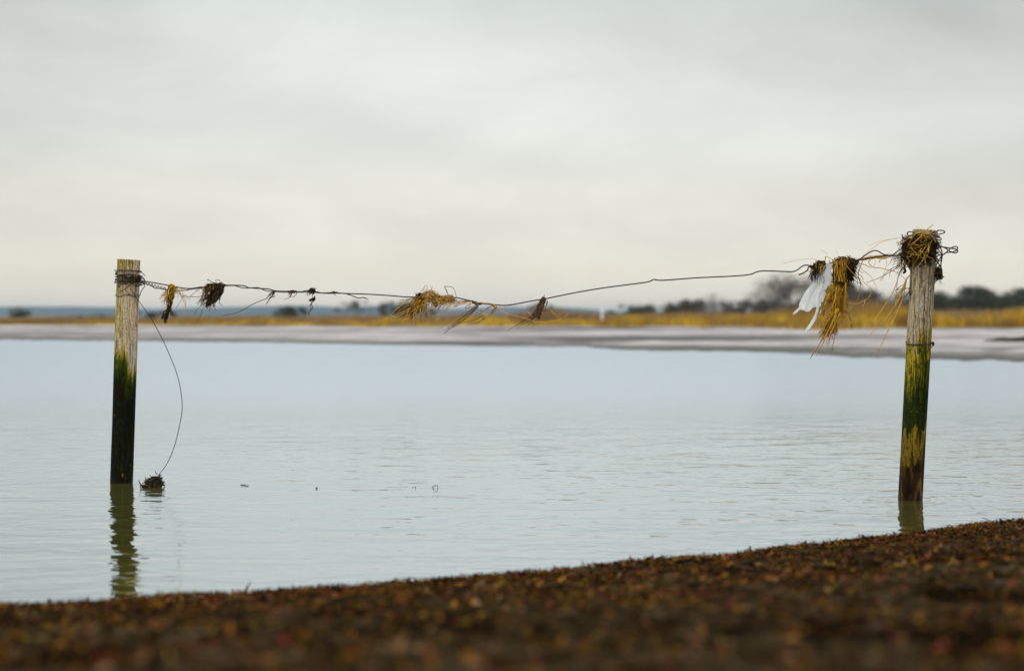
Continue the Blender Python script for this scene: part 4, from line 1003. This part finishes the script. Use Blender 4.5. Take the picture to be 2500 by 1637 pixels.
for k in range(7): y0 = 689 + k * 1.1; S(mb, [(2036, y0 - 1, -.02), (2044, y0 - 2, -.046), (2055, y0, -.044), (2062, y0 - 1, -.02)], 1.0)
mb.build('tie', WEED, c)
mb = MB()
S(mb, [(2060, 640, -.03), (2079, 663, -.03), (2094, 676, -.03), (2108, 688, -.03), (2120, 698, -.03), (2127, 704, -.03), (2127, 712, -.03), (2123, 722, -.03), (2117, 729, -.03), (2108, 734, -.03), (2096, 740, -.03), (2085, 741, -.03), (2068, 737, -.03), (2052, 732, -.025)], 1.3, .9, sm=4, flat=.6)
S(mb, [(2106, 636), (2099, 655), (2095, 670), (2100, 690), (2098, 715), (2089, 744), (2080, 758), (2069, 769), (2058, 781), (2046, 794)], 1.1, .6, sm=4)
S(mb, [(2095, 645), (2108, 660), (2125, 673), (2133, 688), (2143, 700)], .8, .4); S(mb, [(2097, 643), (2112, 646), (2121, 651), (2129, 653)], 1.0, .6); S(mb, [(2083, 652), (2098, 661), (2108, 667)], .8, .4)
S(mb, [(2112, 733), (2110, 742), (2104, 746)], .8, .4); S(mb, [(2107, 743), (2107, 762)], .5, .4); S(mb, [(2056, 735), (2058, 760), (2055, 792)], .6, .4); S(mb, [(2084, 738), (2075, 745), (2071, 750)], .6, .4)
S(mb, [(2015, 640, -.01), (2016, 626, -.01), (2030, 632, -.02), (2052, 641, -.03)], .8, .6); S(mb, [(2048, 627), (2045, 618), (2041, 610)], .4, .3); S(mb, [(2020, 620), (2010, 613), (2001, 609)], .4, .3)
tuft(mb, 2060, 645, .2, -1, 26, 18, .9, .7, 3, 14, 4); S(mb, [(2078, 690), (2085, 702), (2090, 708)], .4, .3); S(mb, [(2062, 718), (2076, 724), (2080, 730)], .4, .3)
mb.build('loose_straw', STRAW, c)
# straw twisted along the wire
c = clump(2140, 628, 'thin straw strands twisted along the wire between the sheaf and the right post', 'straw', 'straw_twist')
mb = MB()
for k in range(26):
    x0 = random.uniform(2085, 2150); L = random.uniform(30, 65); y0 = 634 - (x0 - 2085) * .11
    S(mb, [(x0, y0 + random.gauss(0, 2)), (x0 + L * .35, y0 + random.gauss(-3, 2.5)), (x0 + L * .7, y0 - L * .08 + random.gauss(0, 2.5)), (x0 + L, y0 - L * .1 + random.gauss(0, 2))], random.uniform(.5, .95), .4)
S(mb, [(2125, 635), (2120, 640), (2132, 652), (2150, 654), (2170, 659), (2188, 664), (2200, 672), (2209, 681)], .9, .6); S(mb, [(2149, 640), (2146, 637), (2160, 630), (2180, 628)], .8, .5)
S(mb, [(2133, 628), (2137, 638), (2134, 648), (2132, 655)], .5, .3); S(mb, [(2165, 634), (2163, 650), (2158, 668), (2155, 686)], .6, .4); S(mb, [(2104, 626), (2125, 610), (2150, 592), (2175, 584), (2200, 580), (2212, 579)], .45, .35); S(mb, [(2120, 600), (2150, 588), (2190, 582)], .4, .3)
mb.build('strand', STRAW, c)
# nest on the right post
nest = thing('weed_nest', PR + Vector((axR.x, axR.y, 1)) * zr(610), 'dark weed and straw nest wound round the top of the right post', 'weed nest')
random.seed(41)
mb = MB()
def nest_pt(th, py, rr):  # th: -pi/2 faces the camera
    return on_post(PR, axR, zr(py), th, rr)
for i in range(620):
    th = random.gauss(-PI * .68, .55); py = random.gauss(607, 17)
    if not 582 < py < 646: continue
    left = max(0, -math.cos(th)); rr = rR + .004 + random.random() * (.012 + .035 * left)
    P = []; dth = random.choice((-1, 1)) * random.uniform(.05, .2); dp = random.gauss(0, 4); r_ = rr
    for k in range(5):
        P.append(nest_pt(th, py, max(r_, rR + .003))); th += dth + random.gauss(0, .08); py = min(max(py + dp + random.gauss(0, 4), 573 + (14 if th > -PI * .45 else 0)), 652); r_ += random.gauss(0, .004)
    mb.tube(P, random.uniform(.0011, .0026), .0009, 4, 2)
mb.build('weed_mass', WEED, nest)
mb = MB()
tangle(mb, 2216, 608, 12, 28, 0, 150, 24, .9, .03, 1.4); tangle(mb, 2222, 640, 8, 12, 0, 60, 18, .9, .02, 1.4); tuft(mb, 2214, 620, -.5, 1, 40, 46, .35, .8, 4, 8, 10, .02)
for pts in [[(2212, 640), (2185, 655), (2150, 675), (2114, 690)], [(2210, 640), (2190, 652), (2165, 662), (2146, 684)], [(2210, 645), (2197, 665), (2192, 690), (2190, 716)], [(2215, 640), (2207, 655), (2195, 665)], [(2205, 633), (2190, 645), (2178, 657), (2170, 672)], [(2218, 650), (2224, 664)]]: S(mb, pts, .9, .45, jit=1.2)
for pts in [[(2208, 655), (2210, 662), (2206, 667)]]: 
    for _ in range(8): S(mb, pts, 2.2, 1.2, jit=1)
S(mb, [(2210, 635, -.02), (2217, 650, -.02), (2226, 665, -.03)], 1.6, 1.0); S(mb, [(2186, 708), (2200, 705), (2215, 703), (2222, 702)], .8, .4); S(mb, [(2223, 710), (2212, 718), (2204, 724), (2196, 730)], 1.0, .5, jit=.6); tuft(mb, 2222, 708, -.9, .7, 14, 24, .25, .7, 3, 2, 3)
S(mb, [(2190, 706), (2196, 700), (2205, 695)], .8, .5)
mb.build('root_fibre', WEED, nest)
mb = MB()
def NS(pts, r=1.4, r1=.9): S(mb, pts, r, r1, flat=.6, sm=3)
F0 = -.078
NS([(2278, 548, F0), (2262, 562, F0), (2245, 580, F0 - .01), (2223, 598, F0)], 1.7, 1.2)
NS([(2191, 600, -.04), (2212, 586, -.06), (2230, 573, F0), (2248, 566, F0), (2252, 560, F0)], 1.6, 1.0)
NS([(2205, 592, -.05), (2225, 576, F0), (2240, 567, F0), (2257, 567, F0), (2272, 574, F0), (2280, 583, F0), (2285, 592, F0)], 1.5, 1.0)
NS([(2223, 603, F0), (2235, 616, F0), (2247, 626, F0), (2255, 632, F0), (2262, 626, F0), (2268, 612, F0), (2271, 596, F0), (2276, 586, F0)], 1.2, .8)
NS([(2275, 588, F0), (2262, 600, F0), (2250, 617, F0), (2240, 632, F0), (2228, 650, F0), (2225, 662, -.06)], 1.3, .9)
NS([(2268, 600, F0), (2258, 622, F0), (2248, 642, F0), (2236, 655, F0), (2226, 668, -.055)], 1.4, .8)
NS([(2264, 584, F0), (2257, 602, F0), (2240, 618, F0), (2232, 630, F0)], 1.2, .8)
NS([(2250, 570, F0), (2250, 580, F0), (2247, 595, F0)], 1.6, 1.0); NS([(2240, 558, -.02), (2248, 564, F0), (2256, 570, F0)], .8, .6); NS([(2238, 553, -.02), (2245, 558, -.04), (2250, 562, F0)], .6, .5)
NS([(2285, 584, F0), (2295, 588, -.05), (2301, 593, -.04)], .7, .4)
for k in range(46):
    x0 = random.uniform(2212, 2275); y0 = random.uniform(566, 622); a = random.choice((-.6, .5, 2.3, 2.6)) + random.gauss(0, .4); L = random.uniform(14, 46)
    if 2212 < x0 + math.cos(a) * L < 2284: NS([(x0, y0, F0), (x0 + math.cos(a) * L * .5, y0 + math.sin(a) * L * .5 + random.gauss(0, 3), F0 - .008), (x0 + math.cos(a) * L, y0 + math.sin(a) * L, F0)], random.uniform(.6, 1.2), .5)
tuft(mb, 2214, 615, -.3, 1, 26, 40, .4, .8, 4, 6, 12, .02)
mb.build('straw', STRAW, nest)
mb = MB(); S(mb, [(2284, 668, -.05), (2270, 676, -.062), (2255, 686, -.066), (2243, 697, -.066)], .7, .5); mb.build('fibre', ROOT, nest)
# hanging straws left of the right post
c = clump(2213, 680, 'loose bundle of long pale straws hanging at the left side of the right post', 'straw bundle', 'straw_bundle')
mb = MB()
S(mb, [(2222, 671), (2216, 677), (2210, 684)], 1.4, 1.2)
S(mb, [(2189, 690), (2179, 716), (2160, 745), (2140, 774), (2121, 801)], 1.1, .8); S(mb, [(2200, 660), (2194, 675), (2185, 700), (2176, 722)], .6, .5)
S(mb, [(2212, 682), (2202, 705), (2190, 738), (2172, 765), (2150, 792), (2132, 808), (2114, 826)], 1.2, .5); S(mb, [(2213, 682), (2208, 712), (2201, 737), (2191, 758), (2185, 774), (2173, 796), (2160, 824), (2153, 838), (2145, 856)], 1.4, .8)
S(mb, [(2145, 856), (2138, 863), (2129, 871)], .6, .4); S(mb, [(2146, 856), (2135, 852), (2120, 855)], .5, .3)
for k in range(16): e = random.uniform(.4, 1); S(mb, [(2212, 682 + random.gauss(0, 2)), (2206 + random.gauss(0, 2), 702), (2200 - 8 * e + random.gauss(0, 3), 700 + 28 * e), (2197 - 14 * e, 708 + 44 * e)], random.uniform(.7, 1.2), .5)
S(mb, [(2188, 732), (2186, 738), (2192, 736)], .8, .6); S(mb, [(2178, 768), (2170, 780), (2165, 797)], .6, .3); S(mb, [(2186, 745), (2176, 770), (2170, 790)], .6, .3)
mb.build('straw', PALE, c)
# dark curl at the right of the right post
c = clump(2293, 660, 'small round dark weed ball hanging in the wire right of the right post')
mb = MB(); tangle(mb, 2291, 667, 9, 14, -15, 150, 16, 1.2, .014, 1.6)
for k in range(12): curl(mb, 2291, 666, 8 + random.gauss(0, 1), 13 + random.gauss(0, 2), random.uniform(-1, 1), random.uniform(2, 4), .9, 8, random.gauss(0, .01))
mb.build('weed_mass', WEED, c)
mb = MB(); tuft(mb, 2290, 676, -.05, 1, 16, 26, .3, .5, 3, 4, 3); mb.build('root_fibre', ROOT, c)

# ------------------------------------------------------------------ things on the water
random.seed(51)
fl = ground(370, 1187)
c = thing('floating_weed', fl, 'dark wet weed lump at the water surface where the bowed wire ends', 'weed clump')
def W(px, py, off=0.0): return at(px, py, fl.y + off)
mb = MB()
# matted body
K = 26; J = 12; b0 = len(mb.v)
for j in range(J + 1):
    ph = (j / J) * PI / 2
    for k in range(K):
        th = 2 * PI * k / K; nx = math.cos(th) * math.cos(ph); ny = math.sin(th) * math.cos(ph)
        h_ = math.sin(ph); d = 1 + .28 * noise.noise(Vector((nx * 2.5, ny * 2.5, h_ * 2.5)))
        sk = 12 * h_
        mb.v.append(fl + Vector(((nx * 20 * d + sk - 1) * PXM, ny * 17 * d * PXM, (h_ ** 1.4 * 26 * d - 2) * PXM)))
for j in range(J):
    for k in range(K): k2 = (k + 1) % K; mb.f.append((b0 + j * K + k, b0 + j * K + k2, b0 + (j + 1) * K + k2, b0 + (j + 1) * K + k))
for i in range(260):
    th = random.uniform(-PI, 0.3); ph = random.uniform(0, 1.5); nx, ny, h_ = math.cos(th) * math.cos(ph), math.sin(th) * math.cos(ph), math.sin(ph)
    p = fl + Vector(((nx * 20 + 12 * h_ - 1) * PXM, ny * 17 * PXM, h_ ** 1.4 * 26 * PXM)); P = [p]
    d = Vector((random.gauss(0, 1) + nx * .6, random.gauss(0, .6), -abs(random.gauss(.5, .6)))).normalized()
    for q in range(3): p = p + d * random.uniform(3, 6) * PXM; p.z = max(p.z, -.002); d = (d + Vector((random.gauss(0, .5), random.gauss(0, .3), random.gauss(0, .4)))).normalized(); P.append(p)
    mb.tube(P, random.uniform(.9, 1.7) * PXM, .6 * PXM, 4, 2)
mb.build('weed_mass', WET, c)
mb = MB()
for pts, r in [([(352, 1186), (344, 1182), (340, 1176), (339, 1171)], 1.8), ([(342, 1185), (350, 1183), (362, 1184)], 2.4), ([(357, 1174), (355, 1166), (353, 1162)], 1.0), ([(384, 1157), (380, 1152), (379, 1148)], 1.3), ([(388, 1160), (393, 1158), (392, 1164)], 1.2), ([(390, 1170), (396, 1180), (402, 1184)], 1.8), ([(378, 1168), (372, 1178), (370, 1186)], 1.4), ([(386, 1172), (390, 1182), (396, 1187)], 1.5), ([(393, 1180), (398, 1184), (404, 1185)], 1.2)]:
    mb.tube([W(a, b, -.03) for a, b in pts], r * PXM, r * .5 * PXM, 5, 3)
mb.build('stem', WET, c)
def floaty(name, items, label, cat):
    mb = MB(); p0 = None
    for pts, r in items:
        g_ = ground(pts[0][0], 1190)
        P = [at(a, b, g_.y) for a, b in pts]; 
        for p in P: p.z = max(p.z, -.001)
        mb.tube(P, r * PXM, r * PXM * .8, 5, 3)
    mb.build(name, DWIRE, None, label=label, category=cat)
floaty('wire_loop', [([(1055, 1191), (1056, 1188), (1062, 1185), (1067, 1184), (1069, 1187), (1068.5, 1192)], .9)], 'small arched loop poking out of the water near the middle', 'loop')
floaty('floating_scrap', [([(1008, 1188), (1008, 1191)], 1.2)], 'left one of two tiny dark specks standing beside the wire loop in the water', 'floating scrap')
floaty('floating_scrap', [([(1014, 1187), (1014.5, 1191.5)], 1.4)], 'right one of two tiny dark specks standing beside the wire loop in the water', 'floating scrap')
def flat_scrap(px, py, w_, label):
    g_ = ground(px, py); mb = MB()
    mb.tube([g_ + Vector((-w_ * PXM, .003, .001)), g_ + Vector((-w_ * .3 * PXM, -.002, .003)), g_ + Vector((w_ * .4 * PXM, .002, .002)), g_ + Vector((w_ * PXM, 0, .001))], 1.0 * PXM, .7 * PXM, 5, 3)
    for k in range(3): x = random.uniform(-w_, w_); mb.tube([g_ + Vector((x * PXM, 0, 0)), g_ + Vector((x * PXM + .002, .003, .004)), g_ + Vector((x * PXM + .006, .002, .001))], .8 * PXM, .5 * PXM, 4, 2)
    mb.build('floating_scrap', DWIRE, None, label=label, category='floating scrap')
flat_scrap(592, 1184, 5, 'short dark stick of weed floating between the left post and the wire loop')
flat_scrap(601, 1186, 4, 'dark dot of weed at the right end of the short floating stick')
flat_scrap(772, 1191, 1, 'single tiny speck floating midway between the floating stick and the wire loop')

# lumps and stems on the beach edge
def on_beach(px, py):
    y = shore(0); p = ground(px, py)
    return p
def lump(px, py, w_, h_, matl, label, name='seaweed_lump'):
    g_ = ground(px, py); g_.y = shore(g_.x) - .03; g_.z = beach_z(g_.x, g_.y); s_ = g_.y / F
    mb = MB(); K = 22; J = 8
    for j in range(J + 1):
        ph = j / J * PI / 2
        for k in range(K):
            th = 2 * PI * k / K; nx, ny, nz = math.cos(th) * math.cos(ph), math.sin(th) * math.cos(ph), math.sin(ph)
            d = 1 + .5 * noise.noise(Vector((nx * 2 + px, ny * 2, nz * 2))) + .25 * noise.noise(Vector((nx * 6 + px, ny * 6, nz * 6)))
            mb.v.append(g_ + Vector((nx * w_ / 2 * d * s_, ny * w_ / 2.5 * d * s_, nz * h_ * d * s_ - .004)))
    for j in range(J):
        for k in range(K): k2 = (k + 1) % K; mb.f.append((j * K + k, j * K + k2, (j + 1) * K + k2, (j + 1) * K + k))
    for i in range(60):
        th = random.uniform(-PI, 0); ph = random.uniform(0, 1.4); n_ = Vector((math.cos(th) * math.cos(ph), math.sin(th) * math.cos(ph) * .8, math.sin(ph) * 2 * h_ / w_))
        p = g_ + n_ * (w_ / 2 * s_); d = Vector((random.gauss(0, 1), random.gauss(0, 1), random.gauss(.2, .6))).normalized()
        mb.tube([p, p + d * .008, p + d * .015 + Vector((0, 0, random.gauss(0, .004)))], .0015, .0006, 4, 1)
    mb.build(name, matl, None, label=label, category='seaweed')
m_kelp = island_mat('kelp_ochre', [(0, (0.16, 0.08, 0.01)), (1, (0.24, 0.13, 0.012))], .5, .4, nscale=30)
m_dk = island_mat('kelp_dark', [(0, (0.02, 0.012, 0.008)), (1, (0.06, 0.03, 0.014))], .5, .4, nscale=30)
lump(1660, 1372, 58, 20, m_kelp, 'ochre yellow seaweed lump on the edge of the near beach, right of centre')
lump(1850, 1348, 60, 16, m_dk, 'dark brown seaweed heap on the beach edge, first right of the ochre lump')
lump(1945, 1334, 70, 18, m_dk, 'dark seaweed heap on the beach edge, midway between the ochre lump and the right post')
lump(1280, 1398, 34, 12, m_dk, 'dark seaweed tuft on the near beach edge just right of the photo centre')
def twig(px, py, tip, label, r=1.2):
    g_ = ground(px, py); g_.y = shore(g_.x) - .03; g_.z = beach_z(g_.x, g_.y) - .003
    mb = MB(); e = at(tip[0], tip[1], g_.y); m_ = g_.lerp(e, .5) + Vector((.003, .004, .002)); mb.tube([g_, m_, e], r * PXM, r * .5 * PXM, 5, 3)
    mb.tube([m_, m_ + Vector((.006, 0, .004)), m_ + Vector((.010, .003, .010))], r * .6 * PXM, r * .3 * PXM, 4, 2)
    mb.build('twig', ROOT, None, label=label, category='twig')
twig(614, 1442, (611, 1420), 'short dark twig sticking up from the beach edge between the left post and centre', 1.8)
twig(2404, 1276, (2398, 1263), 'small dark twig sticking up from the beach edge right of the right post', 1.4)
twig(52, 1478, (53, 1464), 'tiny stem standing up from the beach edge at the far left', 1.3)
twig(1350, 1388, (1350, 1389 - 14), 'thin hair-like stem on the beach edge right of the photo centre', .7)

# ------------------------------------------------------------------ air
m_h, t, out = mat('haze')
pv = t.add('ShaderNodeVolumePrincipled', None, Color=(0.62, 0.80, 0.97), Density=0.00019, Anisotropy=0.1)
t.l.new(pv.outputs[0], out.inputs['Volume'])
me = bpy.data.meshes.new('haze'); X0, X1, Y0, Y1, Z0, Z1 = -6200, 6200, -60, 7600, -2, 24
me.from_pydata([(X0, Y0, Z0), (X1, Y0, Z0), (X1, Y1, Z0), (X0, Y1, Z0), (X0, Y0, Z1), (X1, Y0, Z1), (X1, Y1, Z1), (X0, Y1, Z1)], [], [(0, 3, 2, 1), (4, 5, 6, 7), (0, 1, 5, 4), (1, 2, 6, 5), (2, 3, 7, 6), (3, 0, 4, 7)])
link('haze', me, m_h, None, False, kind='stuff')
